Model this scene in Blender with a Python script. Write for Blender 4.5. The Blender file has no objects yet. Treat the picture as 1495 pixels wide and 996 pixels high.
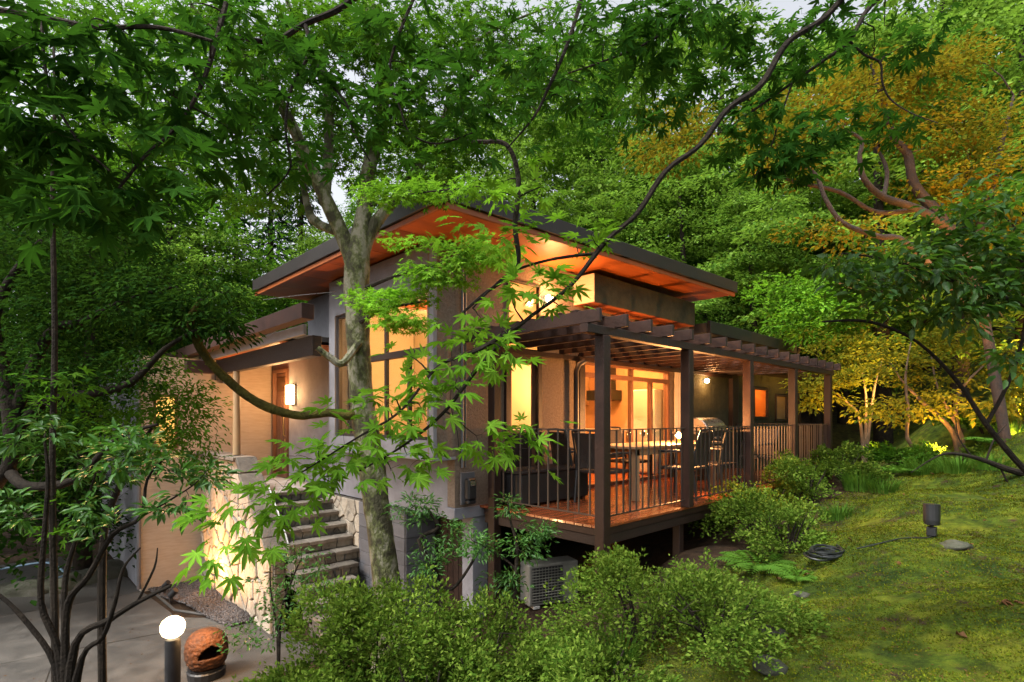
import bpy, bmesh, math, random
import numpy as np
from mathutils import Vector, Matrix, noise as mnoise

# ------------------------------------------------------------------ camera
sc = bpy.context.scene
col = sc.collection
CAM_Z = 1.12                      # metres above the deck boards (deck top is z = 0)
FPX, CX, HY = 785.0, 747.5, 610.0 # focal length, centre column and horizon row of the photograph
cam_d = bpy.data.cameras.new('camera')
cam = bpy.data.objects.new('camera', cam_d); col.objects.link(cam)
DX, DY = math.cos(math.radians(46.27)), math.sin(math.radians(46.27))
cam.location = (0, 0, CAM_Z)
cam.rotation_euler = (math.radians(90), 0, math.radians(46.27 - 90))
cam_d.sensor_width = 36.0; cam_d.lens = 36.0 * FPX / 1495.0
cam_d.shift_y = (HY - 498.0) / 1495.0
cam_d.clip_start = 0.05; cam_d.clip_end = 2000
sc.camera = cam

# ------------------------------------------------------------------ sky and sun: overcast dusk
SUN_EL, SUN_AZ = math.radians(56), math.radians(178)   # high, soft, from the left and a little behind the house
w = bpy.data.worlds.new('World'); sc.world = w; w.use_nodes = True
wn, wl = w.node_tree.nodes, w.node_tree.links
bg = wn['Background']
sky = wn.new('ShaderNodeTexSky'); sky.sky_type = 'NISHITA'; sky.sun_disc = False
sky.sun_elevation = SUN_EL; sky.sun_rotation = math.radians(90) - SUN_AZ
sky.dust_density = 6.0; sky.air_density = 1.0; sky.ozone_density = 1.0
hs = wn.new('ShaderNodeHueSaturation'); hs.inputs['Saturation'].default_value = 0.22
hs.inputs['Value'].default_value = 1.0
wl.new(sky.outputs[0], hs.inputs['Color']); wl.new(hs.outputs[0], bg.inputs[0])
bg.inputs[1].default_value = 0.115
sd = bpy.data.lights.new('sun', 'SUN'); sd.energy = 1.25; sd.angle = math.radians(12); sd.color = (1, .97, .92)
so = bpy.data.objects.new('sun', sd); col.objects.link(so)
so.rotation_euler = Vector((math.cos(SUN_EL)*math.cos(SUN_AZ), math.cos(SUN_EL)*math.sin(SUN_AZ), math.sin(SUN_EL))).to_track_quat('Z', 'Y').to_euler()
sc.view_settings.view_transform = 'Standard'; sc.view_settings.look = 'None'
sc.view_settings.exposure = 1.62; sc.view_settings.gamma = 1.0
sc.render.engine = 'CYCLES'
cy = sc.cycles
cy.max_bounces = 8; cy.diffuse_bounces = 4; cy.glossy_bounces = 3; cy.transmission_bounces = 5; cy.transparent_max_bounces = 8
cy.use_denoising = True; cy.sample_clamp_indirect = 6.0; cy.caustics_reflective = False; cy.caustics_refractive = False

R = random.Random(7)
N = np.random.default_rng(11)
PI = math.pi

def at(px, py, t):
    """world point t metres deep (along the view axis) on the sight line through a photo pixel"""
    u, v = (px - CX)/FPX, (HY - py)/FPX
    return Vector((t*(DX + u*DY), t*(DY - u*DX), CAM_Z + v*t))

# ------------------------------------------------------------------ materials
MATS = {}
def nodes_of(name):
    m = bpy.data.materials.new(name); m.use_nodes = True
    nt = m.node_tree; nt.nodes.clear()
    out = nt.nodes.new('ShaderNodeOutputMaterial')
    return m, nt, nt.nodes, nt.links, out

def surf(name, c1, c2=None, rough=.6, scale=6., bump=.15, bscale=40., metallic=0., spec=.5, c3=None, stretch=(1,1,1), rmix=.12, coat=0., coords='Object', tight=False):
    """a solid surface: two or three colours broken up by noise, fine relief and uneven gloss"""
    if name in MATS: return MATS[name]
    m, nt, n, l, out = nodes_of(name)
    p = n.new('ShaderNodeBsdfPrincipled'); l.new(p.outputs[0], out.inputs[0])
    tc = n.new('ShaderNodeTexCoord'); mp = n.new('ShaderNodeMapping'); mp.inputs['Scale'].default_value = stretch
    if coords == 'World':
        g = n.new('ShaderNodeNewGeometry'); l.new(g.outputs['Position'], mp.inputs[0])
    else:
        l.new(tc.outputs[coords], mp.inputs[0])
    nz = n.new('ShaderNodeTexNoise'); nz.inputs['Scale'].default_value = scale; nz.inputs['Detail'].default_value = 6; nz.inputs['Roughness'].default_value = .65
    l.new(mp.outputs[0], nz.inputs['Vector'])
    cr = n.new('ShaderNodeValToRGB'); cr.color_ramp.elements[0].position = .32; cr.color_ramp.elements[1].position = .68
    c2 = c2 or tuple(x*.7 for x in c1)
    if tight: cr.color_ramp.elements[0].position = .43; cr.color_ramp.elements[1].position = .575
    cr.color_ramp.elements[0].color = (*c2, 1); cr.color_ramp.elements[1].color = (*c1, 1)
    if c3:
        e = cr.color_ramp.elements.new(.5); e.color = (*c3, 1)
    l.new(nz.outputs[0], cr.inputs[0])
    # every object its own slight shade
    oi = n.new('ShaderNodeObjectInfo'); mr = n.new('ShaderNodeMapRange'); mr.inputs[3].default_value = .70; mr.inputs[4].default_value = 1.24
    l.new(oi.outputs['Random'], mr.inputs[0])
    hv = n.new('ShaderNodeHueSaturation'); l.new(mr.outputs[0], hv.inputs['Value']); l.new(cr.outputs[0], hv.inputs['Color'])
    l.new(hv.outputs[0], p.inputs['Base Color'])
    r = n.new('ShaderNodeMapRange'); r.inputs[3].default_value = max(.03, rough-rmix); r.inputs[4].default_value = min(1, rough+rmix)
    l.new(nz.outputs[0], r.inputs[0]); l.new(r.outputs[0], p.inputs['Roughness'])
    p.inputs['Metallic'].default_value = metallic; p.inputs['Specular IOR Level'].default_value = spec
    p.inputs['Coat Weight'].default_value = coat
    if bump:
        b2 = n.new('ShaderNodeTexNoise'); b2.inputs['Scale'].default_value = bscale; b2.inputs['Detail'].default_value = 5
        l.new(mp.outputs[0], b2.inputs['Vector'])
        bp = n.new('ShaderNodeBump'); bp.inputs['Strength'].default_value = bump; bp.inputs['Distance'].default_value = .02
        l.new(b2.outputs[0], bp.inputs['Height']); l.new(bp.outputs[0], p.inputs['Normal'])
    MATS[name] = m; return m

def leafmat(name, cols, trans, tmix=.42, rough=.62, spec=.10, veins=False):
    """leaves: colour differs leaf by leaf, light passes through the blade"""
    if name in MATS: return MATS[name]
    m, nt, n, l, out = nodes_of(name)
    g = n.new('ShaderNodeNewGeometry'); oi = n.new('ShaderNodeObjectInfo')
    ad = n.new('ShaderNodeMath'); ad.operation = 'ADD'; fr = n.new('ShaderNodeMath'); fr.operation = 'FRACT'
    l.new(g.outputs['Random Per Island'], ad.inputs[0]); l.new(oi.outputs['Random'], ad.inputs[1]); l.new(ad.outputs[0], fr.inputs[0])
    cr = n.new('ShaderNodeValToRGB')
    els = cr.color_ramp.elements
    els[0].position = 0; els[0].color = (*cols[0], 1); els[1].position = 1; els[1].color = (*cols[-1], 1)
    for i, c in enumerate(cols[1:-1], 1):
        e = els.new(i/(len(cols)-1)); e.color = (*c, 1)
    l.new(fr.outputs[0], cr.inputs[0])
    # clumps of lighter and darker growth
    nz = n.new('ShaderNodeTexNoise'); nz.inputs['Scale'].default_value = 1.6; nz.inputs['Detail'].default_value = 3
    l.new(g.outputs['Position'], nz.inputs['Vector'])
    mr = n.new('ShaderNodeMapRange'); mr.inputs[1].default_value = .3; mr.inputs[2].default_value = .7; mr.inputs[3].default_value = .6; mr.inputs[4].default_value = 1.3
    l.new(nz.outputs[0], mr.inputs[0])
    hv = n.new('ShaderNodeHueSaturation'); l.new(cr.outputs[0], hv.inputs['Color']); l.new(mr.outputs[0], hv.inputs['Value'])
    if spec < .15: p = n.new('ShaderNodeBsdfDiffuse'); p_in = 'Color'
    else: p = n.new('ShaderNodeBsdfPrincipled'); p_in = 'Base Color'; p.inputs['Roughness'].default_value = rough; p.inputs['Specular IOR Level'].default_value = spec
    if veins:      # paler ribs running out along each lobe, measured in the leaf's own frame
        tc = n.new('ShaderNodeTexCoord'); sx = n.new('ShaderNodeSeparateXYZ'); l.new(tc.outputs['Object'], sx.inputs[0])
        def mth(op, a, b=None):
            q = n.new('ShaderNodeMath'); q.operation = op
            for i, v in enumerate((a, b)):
                if v is None: continue
                if isinstance(v, (int, float)): q.inputs[i].default_value = v
                else: l.new(v, q.inputs[i])
            return q.outputs[0]
        an = mth('DIVIDE', mth('ARCTAN2', sx.outputs[1], sx.outputs[0]), .663)
        off = mth('ABSOLUTE', mth('SUBTRACT', an, mth('ROUND', an)))
        rad = mth('SQRT', mth('ADD', mth('MULTIPLY', sx.outputs[0], sx.outputs[0]), mth('MULTIPLY', sx.outputs[1], sx.outputs[1])))
        arc = mth('MULTIPLY', mth('MULTIPLY', off, .663), rad)
        vr = n.new('ShaderNodeMapRange'); vr.inputs[1].default_value = .006; vr.inputs[2].default_value = .026; vr.inputs[3].default_value = 1.55; vr.inputs[4].default_value = 1.
        l.new(arc, vr.inputs[0])
        hv3 = n.new('ShaderNodeHueSaturation'); l.new(hv.outputs[0], hv3.inputs['Color']); l.new(vr.outputs[0], hv3.inputs['Value']); hv = hv3
    l.new(hv.outputs[0], p.inputs[p_in])
    t = n.new('ShaderNodeBsdfTranslucent')
    mx2 = n.new('ShaderNodeMix'); mx2.data_type = 'RGBA'; mx2.blend_type = 'MULTIPLY'; mx2.inputs[0].default_value = .0
    hv2 = n.new('ShaderNodeHueSaturation'); hv2.inputs['Color'].default_value = (*trans, 1); l.new(mr.outputs[0], hv2.inputs['Value'])
    l.new(hv2.outputs[0], t.inputs[0])
    mix = n.new('ShaderNodeMixShader'); mix.inputs[0].default_value = tmix
    l.new(p.outputs[0], mix.inputs[1]); l.new(t.outputs[0], mix.inputs[2]); l.new(mix.outputs[0], out.inputs[0])
    MATS[name] = m; return m

def emit(name, c, s):
    if name in MATS: return MATS[name]
    m, nt, n, l, out = nodes_of(name)
    e = n.new('ShaderNodeEmission'); e.inputs[0].default_value = (*c, 1); e.inputs[1].default_value = s
    l.new(e.outputs[0], out.inputs[0]); MATS[name] = m; return m

def clear_glass(name='clear_glass'):
    if name in MATS: return MATS[name]
    m, nt, n, l, out = nodes_of(name)
    a = n.new('ShaderNodeBsdfTransparent'); a.inputs[0].default_value = (.93, .95, .93, 1)
    b = n.new('ShaderNodeBsdfGlossy'); b.inputs['Roughness'].default_value = .02
    f = n.new('ShaderNodeLayerWeight'); f.inputs[0].default_value = .5
    pw = n.new('ShaderNodeMath'); pw.operation = 'POWER'; pw.inputs[1].default_value = 4.; l.new(f.outputs['Facing'], pw.inputs[0])
    ma = n.new('ShaderNodeMath'); ma.operation = 'MULTIPLY_ADD'; ma.inputs[1].default_value = .5; ma.inputs[2].default_value = .02; l.new(pw.outputs[0], ma.inputs[0])
    x = n.new('ShaderNodeMixShader'); l.new(ma.outputs[0], x.inputs[0]); l.new(a.outputs[0], x.inputs[1]); l.new(b.outputs[0], x.inputs[2])
    l.new(x.outputs[0], out.inputs[0]); MATS[name] = m; return m

def frosted_glass(name, c=(.9, .85, .7)):
    if name in MATS: return MATS[name]
    m, nt, n, l, out = nodes_of(name)
    a = n.new('ShaderNodeBsdfTranslucent'); a.inputs[0].default_value = (*c, 1)
    b = n.new('ShaderNodeBsdfGlossy'); b.inputs['Roughness'].default_value = .12
    f = n.new('ShaderNodeFresnel'); f.inputs[0].default_value = 1.4
    x = n.new('ShaderNodeMixShader'); l.new(f.outputs[0], x.inputs[0]); l.new(a.outputs[0], x.inputs[1]); l.new(b.outputs[0], x.inputs[2])
    l.new(x.outputs[0], out.inputs[0]); MATS[name] = m; return m

STUCCO_G = surf('grey_stucco', (.245,.245,.268), (.175,.175,.195), .85, 3., .35, 160., spec=.2)
STUCCO_R = surf('rough_brown_stucco', (.30,.235,.18), (.19,.145,.11), .9, 30., 1.0, 85., spec=.15)
STUCCO_D = surf('dark_green_stucco', (.085,.085,.05), (.05,.05,.032), .9, 8., .7, 80., spec=.15)
PLASTER_P = surf('porch_plaster', (.50,.42,.33), (.40,.33,.25), .85, 5., .3, 120., spec=.2, stretch=(1,1,6))
WOOD_DK = surf('dark_stained_timber', (.032,.016,.011), (.016,.009,.007), .5, 5., .25, 30., stretch=(1,1,6), spec=.4)
WOOD_PG = surf('pergola_timber', (.034,.0145,.009), (.018,.008,.0055), .5, 6., .2, 30., spec=.35)
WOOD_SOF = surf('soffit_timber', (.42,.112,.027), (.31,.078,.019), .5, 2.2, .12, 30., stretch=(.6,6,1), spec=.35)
FASCIA = surf('roof_fascia_metal', (.032,.026,.023), (.018,.015,.014), .5, 6., .1, 40., spec=.4)
FASCIA_R = surf('reddish_fascia_board', (.055,.026,.020), (.032,.016,.013), .6, 6., .15, 40., spec=.3)
ROOFTOP = surf('roof_sheet', (.05,.05,.05), (.03,.03,.03), .6, 5., .2, 20.)
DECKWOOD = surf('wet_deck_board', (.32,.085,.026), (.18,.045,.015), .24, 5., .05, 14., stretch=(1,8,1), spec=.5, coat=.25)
DOORWOOD = surf('door_timber', (.16,.075,.040), (.10,.045,.025), .45, 5., .15, 40., stretch=(8,8,1), spec=.4)
METAL_BR = surf('bronze_metal', (.042,.030,.024), (.028,.02,.017), .45, 10., .03, 60., spec=.5)
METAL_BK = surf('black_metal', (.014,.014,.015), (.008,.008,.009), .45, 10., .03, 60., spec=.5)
STONE = surf('wall_stone', (.235,.20,.155), (.11,.098,.08), .8, 7., .6, 30., c3=(.30,.27,.22), spec=.25)
STONE_D = surf('step_stone', (.165,.15,.13), (.075,.068,.06), .8, 7., .6, 30., c3=(.12,.115,.095), spec=.25)
TREAD = surf('tread_stone', (.165,.145,.118), (.085,.075,.063), .7, 5., .5, 35., spec=.3)
MORTAR = surf('mortar', (.075,.07,.06), (.045,.042,.036), .95, 15., .5, 60.)
TILE = surf('grey_block_tile', (.115,.115,.125), (.085,.085,.093), .6, 5., .25, 60., spec=.35, stretch=(1,1,5))
CONC = surf('pale_concrete', (.34,.33,.31), (.22,.21,.195), .8, 5., .3, 60.)
PAVE = surf('courtyard_paving', (.085,.079,.070), (.036,.034,.031), .5, 3.2, .5, 90., c3=(.058,.054,.048), spec=.4, coords='World')

EARTH = surf('brown_earth', (.05,.034,.022), (.022,.016,.011), .95, 6., .8, 40., coords='World')
BARK = surf('mossy_mottled_bark', (.20,.185,.125), (.040,.036,.013), .9, 8.5, 1., 45., c3=(.088,.098,.026), stretch=(1,1,.62), coords='World', tight=True)
BARK_M = surf('moss_green_bark', (.135,.115,.028), (.040,.034,.012), .95, 11., 1., 60., spec=.05, c3=(.085,.075,.02), coords='World')
BARK_D = surf('dark_twig_bark', (.028,.022,.016), (.012,.010,.008), .95, 12., .6, 60., spec=.1, coords='World')
BARK_O = surf('red_brown_bark', (.062,.032,.018), (.020,.012,.009), .85, 9., .8, 50., coords='World')
PLASTER_K = surf('warm_kitchen_plaster', (.46,.29,.16), (.38,.23,.12), .85, 3., .05, 40.)
PLASTER_I = surf('cream_room_plaster', (.74,.64,.48), (.68,.58,.43), .9, 2., .05, 40.)
CERAM = surf('burnt_orange_clay', (.16,.055,.016), (.045,.017,.008), .7, 16., 1., 34., spec=.3, c3=(.10,.036,.011))
AC_W = surf('weathered_white_casing', (.24,.23,.20), (.15,.145,.125), .5, 6., .05, 40.)
WHITE = surf('white_enamel', (.75,.73,.68), (.68,.66,.6), .4, 4., .03, 40.)
STEEL = surf('brushed_steel', (.55,.53,.50), (.42,.41,.39), .28, 5., .05, 60., metallic=.9)
BRASS = surf('brass', (.75,.52,.20), (.6,.4,.15), .3, 5., .03, 60., metallic=1.)
CABLE = surf('black_cable', (.012,.014,.014), (.008,.01,.01), .4, 10., .02, 60.)
TABLEW = surf('table_timber', (.42,.27,.15), (.30,.19,.10), .4, 4., .1, 40., stretch=(1,8,1))
WICKER = surf('dark_woven_cane', (.035,.024,.019), (.016,.012,.010), .6, 60., .6, 120., spec=.4)
ROCK = surf('garden_rock', (.060,.057,.043), (.026,.032,.012), .85, 6., .8, 30., coords='World')

CURTAIN = surf('cream_curtain', (.62,.55,.43), (.52,.45,.34), .9, 5., .1, 60.)
GLASS = clear_glass()

GRAV = leafmat('dark_gravel', [(.018,.016,.016),(.042,.037,.036),(.085,.075,.072),(.035,.026,.023)], (0,0,0), 0., .5, .4)
DEADLEAF = leafmat('dry_fallen_leaf', [(.17,.085,.036),(.085,.042,.02),(.13,.075,.035)], (.15,.08,.03), .15)
LEAF_NEAR = leafmat('near_maple_leaf', [(.009,.032,.005),(.015,.049,.007),(.025,.072,.010)], (.034,.105,.008), .45, veins=True)  # backlit boughs: their shade is put into the darker greens
LEAF_LIT = leafmat('lit_maple_leaf', [(.075,.19,.016),(.12,.275,.024),(.18,.36,.036)], (.18,.39,.020), .42, veins=True)  # lit copy of the near leaf: light on the bough put into paler green
LEAF_TREE = leafmat('mid_green_leaf', [(.026,.080,.010),(.046,.125,.014),(.078,.17,.020)], (.09,.22,.012), .42)
LEAF_FAR = leafmat('hillside_leaf', [(.040,.105,.014),(.095,.195,.028),(.185,.29,.055)], (.17,.31,.030), .42)
LEAF_DARK = leafmat('dark_evergreen_leaf', [(.008,.028,.006),(.016,.046,.008),(.031,.074,.011)], (.034,.085,.008), .32)
LEAF_ORANGE = leafmat('orange_lit_leaf', [(.20,.125,.012),(.075,.125,.014),(.19,.145,.012),(.050,.105,.014),(.22,.105,.010),(.10,.135,.014)], (.22,.19,.012), .42)  # orange uplight put into the colour, over the leaf's own yellow-brown
LEAF_LAMPLIT = leafmat('lamplit_leaf', [(.10,.13,.012),(.16,.155,.016),(.065,.115,.014)], (.19,.19,.015), .40)  # warm lamplight on the shrubs put into the yellow of the leaves
LEAF_RIGHT = leafmat('broad_dark_leaf', [(.016,.052,.010),(.028,.080,.014),(.045,.11,.016)], (.07,.17,.012), .38, rough=.5, spec=.22)
LEAF_AZA = leafmat('azalea_leaf', [(.036,.082,.010),(.085,.148,.018),(.165,.235,.036)], (.125,.22,.018), .32, rough=.75, spec=.05)
LEAF_PITT = leafmat('glossy_whorled_leaf', [(.026,.085,.016),(.045,.13,.022),(.07,.17,.03)], (.07,.19,.018), .30, rough=.42, spec=.25)
LEAF_CON = leafmat('conifer_needles', [(.014,.045,.016),(.024,.065,.022),(.04,.09,.03)], (.03,.08,.02), .25)
GRASS = leafmat('garden_grass', [(.05,.12,.016),(.08,.17,.022),(.06,.15,.02)], (.10,.22,.018), .35, rough=.8, spec=.03)
MOSSBLADE = leafmat('moss_tuft', [(.034,.070,.006),(.085,.128,.009),(.155,.170,.012),(.062,.050,.010),(.045,.080,.007)], (.10,.115,.008), .25, rough=.9, spec=0.)

# ------------------------------------------------------------------ mesh helpers
def mesh_np(name, V, F4=None, F3=None, smooth=False):
    """mesh straight from arrays"""
    me = bpy.data.meshes.new(name)
    V = np.asarray(V, np.float32)
    loops, starts = [], []
    n = 0
    if F4 is not None and len(F4):
        F4 = np.asarray(F4, np.int32); loops.append(F4.ravel()); starts.append(np.arange(len(F4))*4); n = len(F4)*4
    if F3 is not None and len(F3):
        F3 = np.asarray(F3, np.int32); loops.append(F3.ravel()); starts.append(n + np.arange(len(F3))*3)
    L = np.concatenate(loops).astype(np.int32); S = np.concatenate(starts).astype(np.int32)
    me.vertices.add(len(V)); me.vertices.foreach_set('co', V.ravel())
    me.loops.add(len(L)); me.loops.foreach_set('vertex_index', L)
    me.polygons.add(len(S)); me.polygons.foreach_set('loop_start', S)
    me.update(calc_edges=True)
    if smooth: me.polygons.foreach_set('use_smooth', np.ones(len(S), bool))
    return me

class MB:
    def __init__(s): s.v, s.f = [], []
    def add(s, V, F):
        o = len(s.v); s.v += [tuple(x) for x in V]; s.f += [tuple(i+o for i in f) for f in F]; return s
    def box(s, x0, x1, y0, y1, z0, z1):
        return s.add([(x0,y0,z0),(x1,y0,z0),(x1,y1,z0),(x0,y1,z0),(x0,y0,z1),(x1,y0,z1),(x1,y1,z1),(x0,y1,z1)],
                     [(3,2,1,0),(4,5,6,7),(0,1,5,4),(1,2,6,5),(2,3,7,6),(3,0,4,7)])
    def prism(s, poly, O, U, W, Nn, d, inset=0.):
        """a flat outline in the frame O,U,W pushed d along Nn, its front edges eased by inset"""
        O, U, W, Nn = map(Vector, (O, U, W, Nn)); k = len(poly)
        c = np.mean(poly, axis=0)
        A = [O + U*a + W*b for a, b in poly]
        if inset:
            P2 = []
            for a, b in poly:
                dx, dy = a-c[0], b-c[1]; q = math.hypot(dx, dy) + 1e-6; f = max(.5, 1 - inset/q)
                P2.append((c[0]+dx*f, c[1]+dy*f))
            B = [O + U*a + W*b + Nn*(d-inset*.7) for a, b in poly]
            C = [O + U*a + W*b + Nn*(d + R.uniform(-.15, .15)*inset) for a, b in P2]
            V = A+B+C
            F = [tuple(range(2*k, 3*k))]
            for i in range(k):
                j = (i+1) % k
                F += [(i, j, k+j, k+i), (k+i, k+j, 2*k+j, 2*k+i)]
        else:
            B = [p + Nn*d for p in A]; V = A+B; F = [tuple(range(k, 2*k))]
            for i in range(k):
                j = (i+1) % k; F.append((i, j, k+j, k+i))
        F.append(tuple(reversed(range(k))))
        return s.add(V, F)
    def tube(s, pts, rad, n=6, cap=True, wob=0.):
        pts = [Vector(p) for p in pts]
        if not hasattr(rad, '__len__'): rad = [rad]*len(pts)
        V, F = [], []
        t0 = (pts[1]-pts[0]).normalized()
        up = Vector((0,0,1)) if abs(t0.z) < .9 else Vector((1,0,0))
        a = t0.cross(up).normalized()
        for i, p in enumerate(pts):
            t = (pts[min(i+1, len(pts)-1)] - pts[max(i-1, 0)]).normalized()
            a = (a - t*a.dot(t)).normalized(); b = t.cross(a)
            for k in range(n):
                th = 2*PI*k/n; o = a*math.cos(th) + b*math.sin(th); q = p + o*rad[i]
                if wob: q = p + o*rad[i]*(1 + wob*(1.2*mnoise.noise(q*3.5) + mnoise.noise(q*9) + .6*mnoise.noise(q*24)))
                V.append(q)
        for i in range(len(pts)-1):
            for k in range(n):
                k2 = (k+1) % n; F.append((i*n+k, i*n+k2, (i+1)*n+k2, (i+1)*n+k))
        if cap:
            F.append(tuple(reversed(range(n)))); F.append(tuple(range((len(pts)-1)*n, len(pts)*n)))
        return s.add(V, F)
    def lathe(s, prof, c, n=20, axis='Z', wob=0.):
        c = Vector(c); V, F = [], []
        for r, h in prof:
            for k in range(n):
                th = 2*PI*k/n; q = r*(1 + wob*math.sin(3*th + h*9)); x, y = q*math.cos(th), q*math.sin(th)
                V.append(c + (Vector((x, y, h)) if axis == 'Z' else (Vector((h, x, y)) if axis == 'X' else Vector((x, h, y)))))
        for i in range(len(prof)-1):
            for k in range(n):
                k2 = (k+1) % n; F.append((i*n+k, i*n+k2, (i+1)*n+k2, (i+1)*n+k))
        F.append(tuple(reversed(range(n)))); F.append(tuple(range((len(prof)-1)*n, len(prof)*n)))
        return s.add(V, F)
    def build(s, name, mat, parent=None, smooth=False, bevel=0., label=None):
        me = bpy.data.meshes.new(name); me.from_pydata(s.v, [], s.f); me.update()
        if bevel:
            bm = bmesh.new(); bm.from_mesh(me); bmesh.ops.recalc_face_normals(bm, faces=bm.faces)
            es = [e for e in bm.edges if len(e.link_faces) == 2 and e.calc_face_angle(0) > .5]
            bmesh.ops.bevel(bm, geom=es, offset=bevel, segments=1, affect='EDGES', clamp_overlap=True)
            bm.to_mesh(me); bm.free()
        else:
            bm = bmesh.new(); bm.from_mesh(me); bmesh.ops.recalc_face_normals(bm, faces=bm.faces); bm.to_mesh(me); bm.free()
        if smooth:
            me.polygons.foreach_set('use_smooth', np.ones(len(me.polygons), bool))
            try: me.set_sharp_from_angle(angle=math.radians(40))
            except Exception: pass
        return put(name, me, mat, parent, label)

def put(name, me, mat=None, parent=None, label=None):
    o = bpy.data.objects.new(name, me); col.objects.link(o)
    if mat is not None and not me.materials: me.materials.append(mat)
    if parent is not None:
        o.parent = parent; o.matrix_parent_inverse = base_inv(parent)
    if label: o['label'] = label
    return o

def base_inv(p):
    """inverse of the parent's resting place, so children are modelled where they stand"""
    loc = Vector((0,0,0)); q = p
    while q is not None:
        loc += q.location; q = None if q.parent is None or True else q.parent
    return Matrix.Translation(-Vector(p.location)) if p.type == 'EMPTY' else Matrix.Identity(4)

def thing(name, label, cat, loc=(0,0,0), group=None):
    o = bpy.data.objects.new(name, None); col.objects.link(o); o.location = loc; o.empty_display_size = .1
    return tag(o, label, cat, group)
def tag(o, label, cat, group=None):
    o['label'] = label; o['category'] = cat
    if group: o['group'] = group
    return o
def struct(o): o['kind'] = 'structure'; return o
def stuff(o): o['kind'] = 'stuff'; return o
def copy_thing(root, loc, rz=0., label=None, scale=None):
    """a thing with its parts and their sub-parts, sharing their meshes"""
    r = root.copy(); col.objects.link(r); r.location = loc; r.rotation_euler = (0, 0, rz)
    if label: r['label'] = label
    if scale: r.scale = (scale,)*3 if not hasattr(scale, '__len__') else scale
    for ch in list(root.children):
        c = ch.copy(); col.objects.link(c); c.parent = r
        for g in ch.children:
            d = g.copy(); col.objects.link(d); d.parent = c
    return r

def lamp(loc, watts, color=(1,.55,.22), radius=.05, spot=None, target=None, blend=.5, name='lamp_light'):
    ld = bpy.data.lights.new(name, 'SPOT' if spot else 'POINT'); ld.energy = watts; ld.color = color; ld.shadow_soft_size = radius
    if spot: ld.spot_size = math.radians(spot); ld.spot_blend = blend
    o = bpy.data.objects.new(name, ld); col.objects.link(o); o.location = loc
    if target is not None: o.rotation_euler = (Vector(loc) - Vector(target)).to_track_quat('Z', 'Y').to_euler()
    return o

def smooth_line(pts, sub=4):
    """Catmull-Rom through points (each a vector of any length)"""
    P = np.array([list(p) for p in pts], float); out = []
    for i in range(len(P)-1):
        p0, p1, p2, p3 = P[max(i-1,0)], P[i], P[i+1], P[min(i+2, len(P)-1)]
        for k in range(sub):
            t = k/sub
            out.append(.5*((2*p1) + (-p0+p2)*t + (2*p0-5*p1+4*p2-p3)*t*t + (-p0+3*p1-3*p2+p3)*t**3))
    out.append(P[-1]); return np.array(out)
# ------------------------------------------------------------------ foliage helpers
def maple_leaf(lobes=7, bend=.18):
    """palmate leaf, petiole at the origin, middle lobe along +x, unit length about 1"""
    ang = {7: [-118,-76,-37,0,37,76,118], 5: [-95,-48,0,48,95]}[lobes]
    ln = {7: [.40,.74,.93,1.,.93,.74,.40], 5: [.6,.88,1.,.88,.6]}[lobes]
    V = [(0.,0.,0.)]; T = []
    ring = []
    for i, (a, q) in enumerate(zip(ang, ln)):
        a0 = math.radians(a); hw = math.radians(13)
        nx = ang[i-1] if i else a-34
        an = math.radians((a+nx)/2)
        ring.append((math.cos(an)*.27, math.sin(an)*.27, .02))
        m = q*.58
        ring.append((math.cos(a0-hw)*m, math.sin(a0-hw)*m, -bend*.25*m))
        ring.append((math.cos(a0)*q, math.sin(a0)*q, -bend*q*q))
        ring.append((math.cos(a0+hw)*m, math.sin(a0+hw)*m, -bend*.25*m))
    an = math.radians(ang[-1]+17); ring.append((math.cos(an)*.2, math.sin(an)*.2, 0))
    V += ring
    for i in range(len(ring)-1): T.append((0, i+1, i+2))
    V = np.array(V, float); V[:,2] += .03*np.abs(V[:,1])
    return V, np.array(T)
def star_leaf():
    """five simple points, for leaves a few pixels across"""
    V = [(0,0,0)]; ang = [-100,-50,0,50,100]; ln = [.6,.9,1,.9,.6]; T = []
    for i, (a, q) in enumerate(zip(ang, ln)):
        a0 = math.radians(a); b = math.radians(a-25)
        V.append((math.cos(b)*.3, math.sin(b)*.3, .03)); V.append((math.cos(a0)*q, math.sin(a0)*q, -.15*q))
    V.append((math.cos(math.radians(125))*.3, math.sin(math.radians(125))*.3, .03))
    for i in range(len(V)-2): T.append((0, i+1, i+2))
    return np.array(V, float), np.array(T)
def ovate_leaf(wd=.42, fold=.10, droop=.16):
    V = [(0,0,0),(.3,-wd*.46,fold),(.3,wd*.46,fold),(.32,0,-.01),(.62,-wd*.44,fold*.6),(.62,wd*.44,fold*.6),(.64,0,-droop*.45),(1,0,-droop)]
    T = [(0,1,3),(0,3,2),(1,4,6),(1,6,3),(3,6,5),(3,5,2),(4,7,6),(6,7,5)]
    return np.array(V, float), np.array(T)
def blade_leaf(wd=.5):
    """four-cornered leaf folded on its midrib"""
    V = [(0,0,0),(.45,-wd*.5,.10),(1,0,-.08),(.45,wd*.5,.10)]
    return np.array(V, float), np.array([(0,1,2),(0,2,3)])
T_MAPLE, T_MAPLE5, T_STAR = maple_leaf(7), maple_leaf(5), star_leaf()
T_OVATE, T_BLADE, T_NARROW = ovate_leaf(), blade_leaf(.55), ovate_leaf(.30, .06, .22)
T_SLIM = blade_leaf(.28)

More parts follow.
